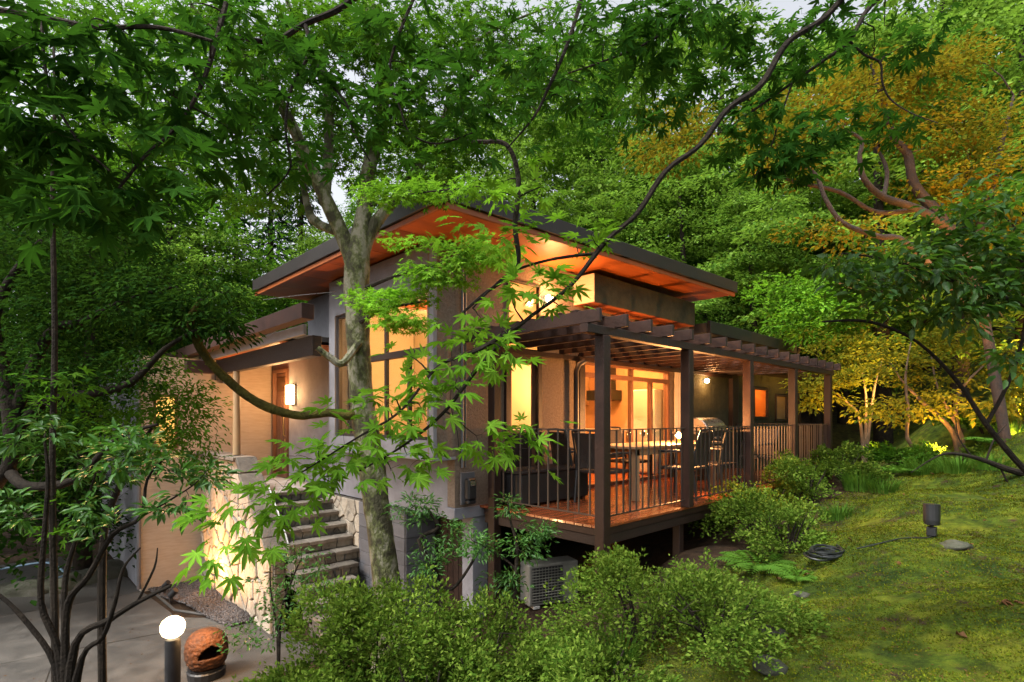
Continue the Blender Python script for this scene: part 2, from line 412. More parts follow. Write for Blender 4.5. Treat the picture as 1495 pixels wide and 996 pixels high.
def nrm(a): return a/np.maximum(np.linalg.norm(a, axis=1, keepdims=True), 1e-9)
def frames(d, n):
    """leaf frames: x along d, z as near n as can be"""
    d = nrm(d); y = nrm(np.cross(n, d)); z = np.cross(d, y)
    return np.stack([d, y, z], axis=2)
def leaves_mesh(name, C, D, Nn, S, tmpl):
    V, T = tmpl; k = len(V); n = len(C)
    M = frames(D, Nn)
    W = np.einsum('nij,kj->nki', M, V) * np.asarray(S).reshape(-1,1,1) + np.asarray(C)[:,None,:]
    F = (T[None] + (np.arange(n)*k)[:,None,None]).reshape(-1,3)
    return mesh_np(name, W.reshape(-1,3), None, F)

def spray(centers, dirs, k, size, rng, flat=.5, spread=.12, tilt=.45, sizevar=.3, droop=.25, face=None, facew=0.):
    """k leaves round each twig end: positions, directions, normals, sizes"""
    n = len(centers)
    C = np.repeat(centers, k, 0); D0 = np.repeat(dirs, k, 0)
    th = rng.uniform(0, 2*PI, n*k); rr = spread*np.sqrt(rng.uniform(0, 1, n*k))
    off = np.stack([rr*np.cos(th), rr*np.sin(th), rng.normal(0, spread*flat*.5, n*k)], 1)
    C = C + off
    D = nrm(off*np.array([1,1,.4])/max(spread,1e-6) + D0*.6 + rng.normal(0, .25, (n*k,3))); D[:,2] -= droop
    Nn = np.stack([rng.normal(0, tilt, n*k), rng.normal(0, tilt, n*k), np.ones(n*k)], 1)
    if face is not None: Nn = Nn + facew*np.asarray(face)
    S = size*rng.uniform(1-sizevar, 1+sizevar, n*k)
    return C, D, Nn, S

def grow(skel, targets, rng, seg=5, sag=.05, r0=.006, taper=.75, jit=.12):
    """twigs from a skeleton (points, radii) out to target points, each from the nearest wood grown so far;
    returns an MB of tubes and the direction in which each twig ends"""
    P = [np.asarray(skel[0], float)]; mb = MB(); dirs = np.zeros((len(targets), 3))
    pts = np.array(skel[0], float); rad = np.array(skel[1], float)
    T = np.asarray(targets, float)
    d0 = np.array([np.min(np.sum((pts-t)**2, 1)) for t in T])
    for i in np.argsort(d0):
        t = T[i]; dd = np.sum((pts-t)**2, 1)
        j = int(np.argmin(dd)); a = pts[j]; L = math.sqrt(dd[j])
        dirs[i] = (t-a)/max(L, 1e-6)
        if L < .01: continue
        s = np.linspace(0, 1, seg+1)[:,None]
        bow = np.array([0,0,1.])*sag*L*np.sin(PI*s) + rng.normal(0, jit*L*.5, 3)*np.sin(PI*s) + rng.normal(0, jit*L*.12, (seg+1,3))*np.sin(PI*s)
        line = a + (t-a)*s + bow
        ra = min(rad[j]*taper, r0 + .018*L); re = max(r0*.35, ra*.35)
        rr = np.linspace(ra, re, seg+1)
        mb.tube(line, rr, 4 if ra < .012 else 5, cap=False)
        pts = np.vstack([pts, line[1:]]); rad = np.concatenate([rad, rr[1:]])
    return mb, nrm(dirs + 1e-6)

def skeleton(lines, sub=4, wob=.07):
    """polylines of (x,y,z,r) -> smooth lines, all points and radii, and the wood as tubes"""
    mb = MB(); P, Q = [], []
    for L in lines:
        s = smooth_line(L, sub); rr = s[:,3]
        nn = (20 if sub > 7 else 12) if rr.max() > .04 else (8 if rr.max() > .02 else 6)
        mb.tube(s[:,:3], rr, nn, wob=wob if rr.max() > .006 else 0); P.append(s[:,:3]); Q.append(rr)
    return mb, np.vstack(P), np.concatenate(Q)

def pxline(L):
    """branch given as (px, py, depth, radius) -> world"""
    return [(*at(a, b, t), r) for a, b, t, r in L]
def pxblobs(blobs, rng):
    """clusters: (px, py, depth, rx, ry, rz_m, count) -> world points filling each blob"""
    out = []
    for px, py, t, rx, ry, rz, k in blobs:
        v = rng.normal(0, 1, (k, 3)); v = v/np.linalg.norm(v, axis=1, keepdims=True)*rng.uniform(0, 1, (k,1))**(1/2.6)
        for a in v: out.append(at(px+a[0]*rx, py+a[1]*ry, t+a[2]*rz))
    return np.array(out)

# ------------------------------------------------------------------ terrain
CP = np.array([
 (0,0,-.50),(0,-2,-.2),(2,0,-.42),(1,1.5,-.65),(2.3,2,-.85),(3.5,1.6,-.55),(4.4,2.8,-.80),(4.9,4.6,-1.28),(4.1,5.6,-1.55),
 (6,4.5,-1.15),(8,4.4,-.8),(8,3.0,-.40),(6.2,2.9,-.50),(10,3,-.22),(12.2,2.9,-.05),(12.4,4.5,-.2),(16,5,-.05),(6.86,1.0,-.10),(5,0,-.15),
 (4,1,-.34),(9,1,.10),(12,2.1,.15),(16.5,.8,1.35),(12,0,.95),(9,-1,.72),(6,-2,.5),(3,-2,.0),(20,-2,2.4),(26,5,3.2),(20,8,1.2),
 (.3,3.9,-.62),(1.6,3.3,-.98),(2.5,3.2,-1.05),(2.73,4.6,-1.6),(1.5,4.9,-1.5),(.4,5.4,-1.35),(-1.5,5,-.95),(-1,3,-.5),(-3,4,-.6),
 (2,6.4,-1.98),(0,7.6,-1.98),(1,9,-1.98),(2,11,-1.98),(-2,10,-1.98),(-1,13,-1.98),(2.8,8,-1.98),(3.4,6.2,-1.9),(0,16,-1.98),(1.6,13,-1.98),
 (-4,8,-1.7),(-8,12,-1.8),(-5,20,-2),(2,22,-2),(8,14,-1.5),(12,12,0),(-15,25,-2),(5,35,-1),(16,15,2.0),(24,18,6),(14,25,3),(22,30,8),
 (34,22,11),(34,8,7),(30,-6,6),(40,40,15),(15,45,3),(-20,5,-1.5),(0,-12,1.5),(12,-10,3),(60,30,20),(60,60,22),(20,70,6),(60,-20,14),(-30,50,-2),(-40,-20,-1)], float)
def ground_z(x, y):
    x = np.atleast_1d(np.asarray(x, float)); y = np.atleast_1d(np.asarray(y, float))
    d2 = (x[:,None]-CP[None,:,0])**2 + (y[:,None]-CP[None,:,1])**2
    w = 1/(d2+.25)**2.0
    return (w*CP[None,:,2]).sum(1)/w.sum(1)
def gz(x, y): return float(ground_z(x, y)[0])
def in_house(x, y):
    return ((x > 4.2) & (x < 16.2) & (y > 5.45) & (y < 11.4))
def build_terrain():
    def axis(lo, a, b, hi, fine, g=1.22):
        m = list(np.arange(a, b+1e-6, fine)); s = fine
        u = b
        while u < hi: s *= g; u += s; m.append(u)
        s = fine; u = a; pre = []
        while u > lo: s *= g; u -= s; pre.append(u)
        return np.array(pre[::-1] + m)
    X = axis(-250, -3, 15, 300, .11); Y = axis(-250, -4, 13, 300, .11)
    gx, gy = np.meshgrid(X, Y, indexing='ij'); x, y = gx.ravel(), gy.ravel()
    z = np.concatenate([ground_z(x[i:i+20000], y[i:i+20000]) for i in range(0, len(x), 20000)])
    far = np.maximum(np.hypot(x, y)-90, 0); z = z + far*.02
    from mathutils import noise
    near = (np.abs(x-6) < 16) & (np.abs(y-5) < 16)
    court = (x < 3.2) & (y > 6.4) & (y < 16) & (x > -3.2)
    bump = np.zeros(len(x))
    idx = np.nonzero(near & ~court)[0]
    for i in idx:
        p = Vector((x[i], y[i], 0))
        bump[i] = .040*noise.noise(p*1.3) + .016*noise.noise(p*3.7) + .010*noise.noise(p*9.)
    z = z + bump
    z = np.where(court, np.minimum(z, -1.975), z)
    nx, ny = len(X), len(Y)
    I = np.arange(nx*ny).reshape(nx, ny)
    F = np.stack([I[:-1,:-1], I[1:,:-1], I[1:,1:], I[:-1,1:]], -1).reshape(-1, 4)
    me = mesh_np('ground', np.stack([x,y,z],1), F, None, True)
    # where the moss grows: the open slope to the right of the deck
    s = np.clip((2.9 - y - .02*(x-4))/.9, 0, 1) * np.clip((x-2.2)/1.5, 0, 1)
    s = np.maximum(s, np.clip((x-12)/3, 0, 1)*np.clip((6-y)/3, 0, 1)*.9)
    a = me.attributes.new('moss', 'FLOAT', 'POINT'); a.data.foreach_set('value', s.astype(np.float32))
    m, nt, n, l, out = nodes_of('mossy_ground')
    p = n.new('ShaderNodeBsdfPrincipled'); l.new(p.outputs[0], out.inputs[0]); p.inputs['Roughness'].default_value = .95; p.inputs['Specular IOR Level'].default_value = .15
    g = n.new('ShaderNodeNewGeometry')
    def noise_n(scale, det=6, rough=.65):
        q = n.new('ShaderNodeTexNoise'); q.inputs['Scale'].default_value = scale; q.inputs['Detail'].default_value = det; q.inputs['Roughness'].default_value = rough
        l.new(g.outputs['Position'], q.inputs['Vector']); return q
    def ramp(src, stops):
        c = n.new('ShaderNodeValToRGB'); e = c.color_ramp.elements
        for i, (pos, cc) in enumerate(stops):
            q = e[i] if i < 2 else e.new(pos)
            q.position = pos; q.color = (*cc, 1)
        l.new(src, c.inputs[0]); return c
    n1, n2, n3, n4 = noise_n(1.9, 8, .72), noise_n(7., 8), noise_n(60., 4), noise_n(2.6, 5)
    mossc = ramp(n1.outputs[0], [(.38, (.026,.054,.006)), (.62, (.155,.172,.013)), (.5, (.080,.122,.008))])
    fine = ramp(n2.outputs[0], [(.34, (.38,.40,.38)), (.66, (1.3,1.3,1.2))])
    mul = n.new('ShaderNodeMix'); mul.data_type = 'RGBA'; mul.blend_type = 'MULTIPLY'; mul.inputs[0].default_value = 1
    l.new(mossc.outputs[0], mul.inputs[6]); l.new(fine.outputs[0], mul.inputs[7])
    soil = ramp(n2.outputs[0], [(.3, (.020,.013,.009)), (.7, (.075,.045,.024))])
    at_ = n.new('ShaderNodeAttribute'); at_.attribute_name = 'moss'
    bare = ramp(n4.outputs[0], [(.565, (1,1,1)), (.645, (0,0,0))])
    fac = n.new('ShaderNodeMath'); fac.operation = 'MULTIPLY'; l.new(at_.outputs['Fac'], fac.inputs[0]); l.new(bare.outputs[0], fac.inputs[1])
    mx = n.new('ShaderNodeMix'); mx.data_type = 'RGBA'; l.new(fac.outputs[0], mx.inputs[0]); l.new(soil.outputs[0], mx.inputs[6]); l.new(mul.outputs[2], mx.inputs[7])
    l.new(mx.outputs[2], p.inputs['Base Color'])
    b = n.new('ShaderNodeBump'); b.inputs['Strength'].default_value = 1.; b.inputs['Distance'].default_value = .05
    ad = n.new('ShaderNodeMath'); ad.operation = 'ADD'; l.new(n2.outputs[0], ad.inputs[0]); l.new(n3.outputs[0], ad.inputs[1])
    l.new(ad.outputs[0], b.inputs['Height']); l.new(b.outputs[0], p.inputs['Normal'])
    struct(put('ground', me, m))
build_terrain()
# ------------------------------------------------------------------ courtyard paving
GZ = -1.955
def poly_sheet(name, pts, z, mat, thick=.03):
    mb = MB(); k = len(pts)
    mb.add([(a,b,z) for a,b in pts] + [(a,b,z-thick) for a,b in pts], [tuple(range(k))] + [(i,(i+1)%k,k+(i+1)%k,k+i) for i in range(k)])
    return mb.build(name, mat)
struct(poly_sheet('courtyard_bedding', [(-3.1,6.9),(.2,6.75),(1.5,6.5),(3.1,6.7),(2.95,8.6),(1.99,9.6),(1.83,11.44),(1.82,12.6),(1.0,15.5),(-3.1,15.5)], GZ-.012, MORTAR))
for sl in [[(-3.1,6.9),(.15,6.75),(.55,9.2),(-3.1,9.6)],[(.165,6.75),(1.5,6.5),(3.1,6.7),(2.95,8.55),(1.98,8.95),(.565,9.2)],[(.57,9.215),(1.97,8.965),(1.97,9.9),(1.85,11.39),(.85,11.39)],[(-3.1,9.615),(.555,9.215),(.835,11.40),(-3.1,11.9)],[(-3.1,11.915),(.84,11.41),(1.80,11.41),(1.80,12.6),(1.0,15.5),(-3.1,15.5)]]:
    struct(poly_sheet('paving_slab', sl, GZ + R.uniform(-.003,.003), PAVE))

# ------------------------------------------------------------------ the house
XF, YF, ZS = 4.09, 5.30, 3.25      # left facade plane, right facade plane, soffit height
house = thing('wooden_house', 'low timber and stucco house with deep orange soffits and lit windows on the slope', 'house', (8, 8, 0))

def wall(name, mat, ax, c0, c1, u0, u1, z0, z1, holes=(), parent=house):
    """a wall slab standing on axis ax ('x': the plane x=c0..c1 running along y; 'y': likewise) with openings (u0,u1,z0,z1)"""
    us = sorted({u0, u1, *[h[0] for h in holes], *[h[1] for h in holes]}); us = [u for u in us if u0 <= u <= u1]
    zs = sorted({z0, z1, *[h[2] for h in holes], *[h[3] for h in holes]}); zs = [z for z in zs if z0 <= z <= z1]
    def solid(i, j):
        if not (0 <= i < len(us)-1 and 0 <= j < len(zs)-1): return False
        u, z = (us[i]+us[i+1])/2, (zs[j]+zs[j+1])/2
        return not any(h[0] < u < h[1] and h[2] < z < h[3] for h in holes)
    P = (lambda c,u,z: (c,u,z)) if ax == 'x' else (lambda c,u,z: (u,c,z))
    mb = MB()
    def q(*p): mb.add(p, [(0,1,2,3)])
    for i in range(len(us)-1):
        for j in range(len(zs)-1):
            if not solid(i, j): continue
            a, b, e, f = us[i], us[i+1], zs[j], zs[j+1]
            for c in (c0, c1): q(P(c,a,e), P(c,b,e), P(c,b,f), P(c,a,f))
            if not solid(i-1, j): q(P(c0,a,e), P(c1,a,e), P(c1,a,f), P(c0,a,f))
            if not solid(i+1, j): q(P(c0,b,e), P(c1,b,e), P(c1,b,f), P(c0,b,f))
            if not solid(i, j-1): q(P(c0,a,e), P(c1,a,e), P(c1,b,e), P(c0,b,e))
            if not solid(i, j+1): q(P(c0,a,f), P(c1,a,f), P(c1,b,f), P(c0,b,f))
    me = bpy.data.meshes.new(name); me.from_pydata(mb.v, [], mb.f)
    bm = bmesh.new(); bm.from_mesh(me); bmesh.ops.remove_doubles(bm, verts=bm.verts, dist=1e-5); bmesh.ops.recalc_face_normals(bm, faces=bm.faces); bm.to_mesh(me); bm.free()
    return put(name, me, mat, parent)
def box(name, mat, x0, x1, y0, y1, z0, z1, parent=house, bevel=.004, label=None):
    return MB().box(x0,x1,y0,y1,z0,z1).build(name, mat, parent, bevel=bevel, label=label)

# right facade (faces the deck)
DOOR = (4.92, 5.62, .0, 2.02); TRANS = (4.95, 5.62, 2.07, 2.16); CLER = (4.97, 5.62, 2.30, 3.02)
SLIDE = (6.62, 9.22, .0, 2.02)
WN1 = (12.74, 13.92, 1.10, 1.85); WN2 = (14.40, 15.60, 1.03, 1.72)
wall('wall', STUCCO_R, 'y', YF, YF+.15, XF, 10.0, 0.0, 3.33, [DOOR, TRANS, CLER, SLIDE])
wall('wall', STUCCO_D, 'y', YF+.003, YF+.15, 10.0, 16.2, -.3, 2.75, [WN1, WN2])
wall('wall', STUCCO_R, 'y', YF+.002, YF+.15, 3.79, XF-.001, .64, 3.25)          # side of the window bay
box('plinth_band', STUCCO_G, XF-.03, 6.4, YF-.03, YF+.16, -.145, -.003)
box('wall', STUCCO_D, 16.05, 16.2, YF+.151, 11.3, -.3, 2.75)
# left facade
BAY = (5.46, 7.95, .84, 2.70)
wall('wall', STUCCO_G, 'x', XF, XF+.15, YF+.151, 9.66, -.14, 3.25, [(5.5, 7.95, .8, 2.75)])
wall('wall', STUCCO_G, 'x', XF+.01, XF+.15, 9.661, 11.45, -.14, 2.45, [(10.57, 11.33, -.05, 2.08)])
wall('wall', STUCCO_G, 'x', 3.79, 3.92, YF+.151, 8.15, .64, 3.25, [(BAY[0], BAY[1], BAY[2], BAY[3])])
box('bay_end', STUCCO_G, 3.921, XF-.001, 8.03, 8.149, .64, 3.25)
box('bay_sill', STUCCO_G, 3.75, XF-.001, YF-.035, 8.18, .60, .639, bevel=.006)
box('bay_corner_post', STUCCO_G, 3.745, 3.80, YF-.03, YF+.06, .641, 3.25)
box('floor_slab', CONC, XF+.151, 16, YF+.16, 11.4, -.16, -.02)
# upper box under the eaves above the pergola
box('eaves_box', STUCCO_D, 6.38, 9.43, 4.905, YF-.002, 2.84, 3.265, bevel=.006)
MB().box(6.376, 6.38, 4.905, YF-.002, 2.84, 3.26).build('eaves_box_end', PLASTER_P, house)
MB().box(6.38, 9.43, 4.91, YF-.002, 2.832, 2.838).build('eaves_box_soffit', WOOD_SOF, house)
v = MB()
for k in range(7): v.box(6.02, 6.28, YF-.012, YF-.001, 2.44+.026*k, 2.455+.026*k)
vf = v.build('vent_grille', METAL_BR, house)

# main roof: level at the left eave, lifting slightly to the right
def shear_box(name, mat, x0, x1, y0, y1, z0, z1, parent, k=.022, xr=3.25, bevel=.006):
    mb = MB().box(x0,x1,y0,y1,z0,z1); mb.v = [(a,b,c+k*(a-xr)) for a,b,c in mb.v]
    return mb.build(name, mat, parent, bevel=bevel)
RX0, RX1, RY0, RY1 = 3.25, 10.05, 4.40, 9.94
roof = shear_box('roof', ROOFTOP, RX0+.05, RX1-.05, RY0+.05, RY1-.05, ZS+.06, ZS+.26, house)
shear_box('fascia', FASCIA, RX0-.02, RX0+.045, RY0-.02, RY1+.02, ZS+.075, ZS+.275, roof)
shear_box('fascia', FASCIA, RX0+.05, RX1+.02, RY0-.02, RY0+.045, ZS+.075, ZS+.275, roof)
shear_box('fascia', FASCIA, RX1-.045, RX1+.02, RY0+.05, RY1+.02, ZS+.075, ZS+.275, roof)
shear_box('eaves_board', WOOD_SOF, RX0+.01, RX0+.05, RY0+.06, RY1, ZS+.005, ZS+.073, roof)
shear_box('eaves_board', WOOD_SOF, RX0+.05, RX1-.01, RY0+.015, RY0+.05, ZS+.005, ZS+.073, roof)
# soffit laid in boards across the eaves
yy = RY0+.052; kk = 0
while yy < RY1-.1:
    y2 = min(yy+.92, RY1-.05)
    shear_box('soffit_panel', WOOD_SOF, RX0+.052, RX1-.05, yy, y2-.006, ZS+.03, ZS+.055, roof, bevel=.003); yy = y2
# middle roof behind the pergola and the low eave of the far wing
box('fascia', FASCIA, 9.96, 14.65, 4.86, 4.93, 2.76, 3.0, bevel=.006)
box('roof', ROOFTOP, 9.96, 14.62, 4.935, 11.4, 2.78, 2.97)
box('wing_eave', WOOD_DK, 11.2, 16.35, 4.75, 5.28, 2.16, 2.27)

# windows -------------------------------------------------------------
def framed(name, mat, ax, c, u0, u1, z0, z1, vs=(), hs_=(), fw=.045, dp=.06, vsplit=None, parent=house):
    """a window frame with its glazing bars in one metal; panes hang under it"""
    mb = MB()
    def b(a0, a1, e0, e1, o=0.):
        if ax == 'x': mb.box(c-dp/2-o, c+dp/2+o, a0, a1, e0, e1)
        else: mb.box(a0, a1, c-dp/2-o, c+dp/2+o, e0, e1)
    b(u0, u0+fw, z0, z1); b(u1-fw, u1, z0, z1); b(u0+fw, u1-fw, z0, z0+fw); b(u0+fw, u1-fw, z1-fw, z1)
    o = mb.build(name, mat, parent, bevel=.003)
    for (u, e0, e1) in vs:
        m2 = MB()
        if ax == 'x': m2.box(c-dp/2+.003, c+dp/2-.003, u-fw/2, u+fw/2, e0, e1)
        else: m2.box(u-fw/2, u+fw/2, c-dp/2+.003, c+dp/2-.003, e0, e1)
        m2.build('mullion', mat, o, bevel=.003)
    for (z, a0, a1, h) in hs_:
        m2 = MB()
        if ax == 'x': m2.box(c-dp/2-.004, c+dp/2+.004, a0, a1, z-h/2, z+h/2)
        else: m2.box(a0, a1, c-dp/2-.004, c+dp/2+.004, z-h/2, z+h/2)
        m2.build('transom', mat, o, bevel=.003)
    return o
def pane(ax, c, u0, u1, z0, z1, mat, parent, name='pane'):
    if ax == 'x': return MB().box(c-.003, c+.003, u0, u1, z0, z1).build(name, mat, parent)
    return MB().box(u0, u1, c-.003, c+.003, z0, z1).build(name, mat, parent)

f = framed('window', METAL_BR, 'x', 3.865, BAY[0], BAY[1], BAY[2], BAY[3], vs=[(6.53, 2.0, 2.66), (7.3, .88, 2.66), (6.53, .88, 1.92), (5.96, .88, 1.92)], hs_=[(1.96, BAY[0]+.04, BAY[1]-.04, .09)])
for a, b_, e, g in [(5.5,6.51,2.0,2.66),(6.55,7.28,2.0,2.66),(7.32,7.91,.88,2.66),(5.5,5.94,.88,1.92),(5.98,6.51,.88,1.92),(6.55,7.28,.88,1.92)]: pane('x', 3.865, a, b_, e, g, GLASS, f)
# glazed door with a solid lower panel
fr = framed('door_frame', WOOD_DK, 'y', YF+.02, DOOR[0], DOOR[1], .0, 2.02, fw=.075, dp=.14)
dr = framed('door', DOORWOOD, 'y', YF+.03, 5.0, 5.54, .01, 1.94, fw=.07, dp=.05)
MB().box(5.07, 5.47, YF+.012, YF+.05, .08, .95).build('lower_panel', WOOD_DK, dr, bevel=.006)
pane('y', YF+.03, 5.07, 5.47, .97, 1.87, frosted_glass('frosted_yellow_glass', (.95,.86,.66)), dr)
hd = MB(); hd.tube([(5.50,YF-.0,.90),(5.50,YF-.055,.90),(5.43,YF-.06,.90)], .011, 6); hd.box(5.485,5.515,YF-.004,YF+.004,.80,.97)
hd.build('handle', STEEL, dr)
t_ = framed('window', WOOD_DK, 'y', YF+.03, TRANS[0], TRANS[1], TRANS[2], TRANS[3], fw=.012, dp=.1)
pane('y', YF+.04, TRANS[0]+.012, TRANS[1]-.012, TRANS[2]+.012, TRANS[3]-.012, frosted_glass('frosted_cream_glass', (.84,.70,.52)), t_)
t_ = framed('window', WOOD_DK, 'y', YF+.03, CLER[0], CLER[1], CLER[2], CLER[3], fw=.035, dp=.1)
pane('y', YF+.04, CLER[0]+.035, CLER[1]-.035, CLER[2]+.035, CLER[3]-.035, frosted_glass('frosted_cream_glass'), t_)
# sliding glass doors with a transom light
s_ = framed('sliding_door', DOORWOOD, 'y', YF+.05, SLIDE[0], SLIDE[1], SLIDE[2], SLIDE[3], vs=[(7.32,.05,1.80),(7.98,.05,1.97),(8.60,.05,1.80)], hs_=[(1.80, SLIDE[0]+.05, SLIDE[1]-.05, .07)], fw=.055, dp=.09)
for a, b_ in [(6.68,7.29),(7.35,7.95),(8.01,8.57),(8.63,9.16)]: pane('y', YF+.05, a, b_, .06, 1.76, GLASS, s_)
for a, b_ in [(6.68,7.95),(8.01,9.16)]: pane('y', YF+.05, a, b_, 1.84, 1.965, GLASS, s_)
# the two windows of the far wing
t_ = framed('window', METAL_BR, 'y', YF+.01, *WN1[:2], *WN1[2:], vs=[(13.06, WN1[2]+.04, WN1[3]-.04)], fw=.05, dp=.09, )
t_['label'] = 'small window glowing orange'
for a, b_ in [(12.79,13.03),(13.09,13.87)]: pane('y', YF+.03, a, b_, WN1[2]+.05, WN1[3]-.05, frosted_glass('frosted_orange_blind', (.95,.62,.32)), t_)
t_ = framed('window', METAL_BR, 'y', YF+.01, *WN2[:2], *WN2[2:], vs=[(15.2, WN2[2]+.04, WN2[3]-.04)], fw=.05, dp=.09)
t_['label'] = 'small window with a dim blind'
for a, b_ in [(14.45,15.17),(15.23,15.55)]: pane('y', YF+.03, a, b_, WN2[2]+.05, WN2[3]-.05, surf('dim_blind', (.30,.20,.09), (.25,.16,.07), .8, 3.), t_)
# vertical timbers of the facade
box('corner_trim', WOOD_DK, 6.47, 6.60, YF-.05, YF-.004, 0, 2.1)
box('corner_trim', DOORWOOD, 9.78, 9.98, YF-.06, YF-.004, 0, 2.1)
box('corner_trim', WOOD_DK, 11.72, 12.02, YF-.10, YF-.001, -.2, 2.15)
# rain pipe by the sliding doors and the twin conduits at the corner
dp_ = MB(); dp_.tube([(6.32,5.20,-.0),(6.32,5.20,1.83),(6.34,5.17,1.92),(6.44,5.14,1.98)], .042, 10); dp_.build('rain_pipe', METAL_BR, house, smooth=True)
c_ = MB(); c_.tube([(4.185,YF-.03,.50),(4.185,YF-.03,3.2)], .018, 8); c_.build('conduit', surf('grey_pipe', (.12,.12,.13), None, .5), house, smooth=True)
c_ = MB(); c_.tube([(4.235,YF-.03,.50),(4.235,YF-.03,2.2),(4.235,YF-.03,3.2)], .014, 8); c_.build('conduit', surf('grey_pipe', (.12,.12,.13)), house, smooth=True)
c_ = MB(); c_.tube([(4.02,YF-.02,2.1),(4.03,YF-.022,1.6),(4.0,YF-.02,1.3),(4.09,YF-.05,.95),(4.15,YF-.04,.55)], .006, 5); c_.build('cable', CABLE, house)
# under the house: pier, tiled base wall, black boarded doors
box('pier', STUCCO_G, 4.38, 4.63, YF+.0, YF+.22, -1.75, -.147)
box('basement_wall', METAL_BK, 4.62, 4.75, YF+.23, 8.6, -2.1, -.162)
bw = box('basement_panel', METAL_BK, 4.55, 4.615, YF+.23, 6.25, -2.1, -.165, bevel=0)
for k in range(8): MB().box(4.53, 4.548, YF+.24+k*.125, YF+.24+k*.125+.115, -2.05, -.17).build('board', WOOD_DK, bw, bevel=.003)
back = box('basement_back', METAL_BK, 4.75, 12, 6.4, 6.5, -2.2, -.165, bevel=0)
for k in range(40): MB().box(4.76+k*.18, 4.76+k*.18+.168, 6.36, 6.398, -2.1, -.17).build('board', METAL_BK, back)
# tiled base wall
tb = box('tiled_base', MORTAR, 4.0, 4.5, 6.28, 7.56, -2.1, -.149, bevel=0)
tm = {}
def tile(x, y, z, sx, sy, sz, parent):
    key = (round(sx,3), round(sy,3), round(sz,3))
    if key not in tm:
        o = MB().box(0,sx,0,sy,0,sz).build('tile', TILE, parent, bevel=.004); tm[key] = o.data
    else: o = put('tile', tm[key], TILE, parent)
    o.location = (x, y, z); return o
for r in range(10):
    z = -.152-.185*(r+1)
    off = 0
    for c in range(4): tile(3.988, 6.285+c*.32, z, .014, .312, .178, tb)
    for c in range(2): tile(4.005+c*.245, 6.268, z, .238, .014, .178, tb)

# entrance ------------------------------------------------------------
box('platform', CONC, 2.9, XF-.001, 8.72, 11.449, -.25, -.06)
wall('wall', PLASTER_P, 'y', 11.45, 11.6, 1.84, XF-.0, -2.2, 2.23, [(2.02, 2.42, .55, 1.55)])
wall('wall', STUCCO_G, 'x', 1.84, 1.99, 11.601, 17, -2.2, 2.2)
t_ = framed('window', DOORWOOD, 'y', 11.5, 2.02, 2.42, .55, 1.55, vs=[], fw=.05, dp=.1)
t_['label'] = 'small yellow lit window left of the porch'
pane('y', 11.53, 2.07, 2.37, .6, 1.5, frosted_glass('frosted_yellow_glass'), t_)
c_ = MB(); c_.tube([(1.80,11.40,-1.9),(1.80,11.40,2.3)], .035, 8); c_.build('rain_pipe', surf('grey_pipe', (.12,.12,.13)), house, smooth=True)
ef = framed('door_frame', DOORWOOD, 'x', XF+.03, 10.57, 11.33, -.05, 2.08, fw=.06, dp=.14)
ed = MB().box(XF+.03, XF+.07, 10.635, 11.265, -.04, 2.01).build('door', DOORWOOD, house, bevel=.004)
for k in range(6): MB().box(XF+.012, XF+.03, 10.68+k*.093, 10.68+k*.093+.078, .05, 1.55).build('board', DOORWOOD, ed, bevel=.008)
MB().box(XF+.016, XF+.032, 10.72, 11.2, 1.66, 1.93).build('door_light', frosted_glass('frosted_yellow_glass'), ed, bevel=.003)
h_ = MB(); h_.tube([(XF+.012,10.70,.75),(XF-.04,10.70,.78),(XF-.045,10.70,1.0),(XF-.04,10.70,1.22),(XF+.012,10.70,1.25)], .014, 8); h_.lathe([(.0,0),(.028,.004),(.028,.02),(0,.022)], (XF-.02,10.70,.68), 10, 'X')
h_.build('handle', BRASS, ed, smooth=True)
# porch roof: dark front beam, grey sheet behind, brown fascia above, timber soffit
pr = box('porch_roof', ROOFTOP, 2.72, XF-.002, 8.2, 12.4, 2.32, 2.40)
box('beam', WOOD_DK, 2.86, 2.98, 6.62, 10.75, 1.90, 2.16, parent=pr)
box('gutter_panel', STUCCO_G, 2.78, 2.82, 6.7, 12.2, 2.17, 2.30, parent=pr)
box('fascia', FASCIA_R, 2.55, 2.70, 6.2, 13.4, 2.28, 2.46, parent=pr)
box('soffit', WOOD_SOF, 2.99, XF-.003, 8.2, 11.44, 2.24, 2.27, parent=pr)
box('beam', FASCIA_R, 2.4, 2.86, 10.76, 10.95, 1.92, 2.14, parent=pr)
pp = MB(); pp.tube([(2.90,9.72,.50),(2.90,9.72,1.3),(2.90,9.72,1.898)], [.062,.058,.055], 12); pp.build('porch_post', surf('pale_round_timber', (.50,.33,.17), (.40,.25,.12), .5, 4., .1, 30., stretch=(6,6,1)), house, smooth=True)

# rooms behind the glass ----------------------------------------------
box('room_floor', DECKWOOD, XF+.16, 9.95, YF+.16, 9.6, -.015, .003, bevel=0)
box('room_ceiling', PLASTER_I, XF+.16, 9.95, YF+.16, 9.6, 3.1, 3.2, bevel=0)
box('room_wall', PLASTER_I, XF+.16, 6.29, 9.55, 9.6, 0, 3.1, bevel=0); box('room_wall', PLASTER_K, 6.37, 9.89, 9.55, 9.6, 0, 3.1, bevel=0)
box('room_wall', PLASTER_K, 9.9, 9.95, YF+.16, 9.55, 0, 3.1, bevel=0)
box('room_wall', PLASTER_I, 6.30, 6.36, YF+.16, 9.55, 0, 3.1, bevel=0)
box('room_ceiling', PLASTER_I, 3.93, XF-.002, YF+.16, 8.0, 2.74, 2.80, bevel=0)
box('room_beam', WOOD_SOF, XF+.2, 6.29, 7.2, 7.32, 2.85, 3.09, bevel=.004)
wd = box('back_room_wall', PLASTER_I, 12.2, 16.0, 6.3, 6.35, 0, 2.6, bevel=0)
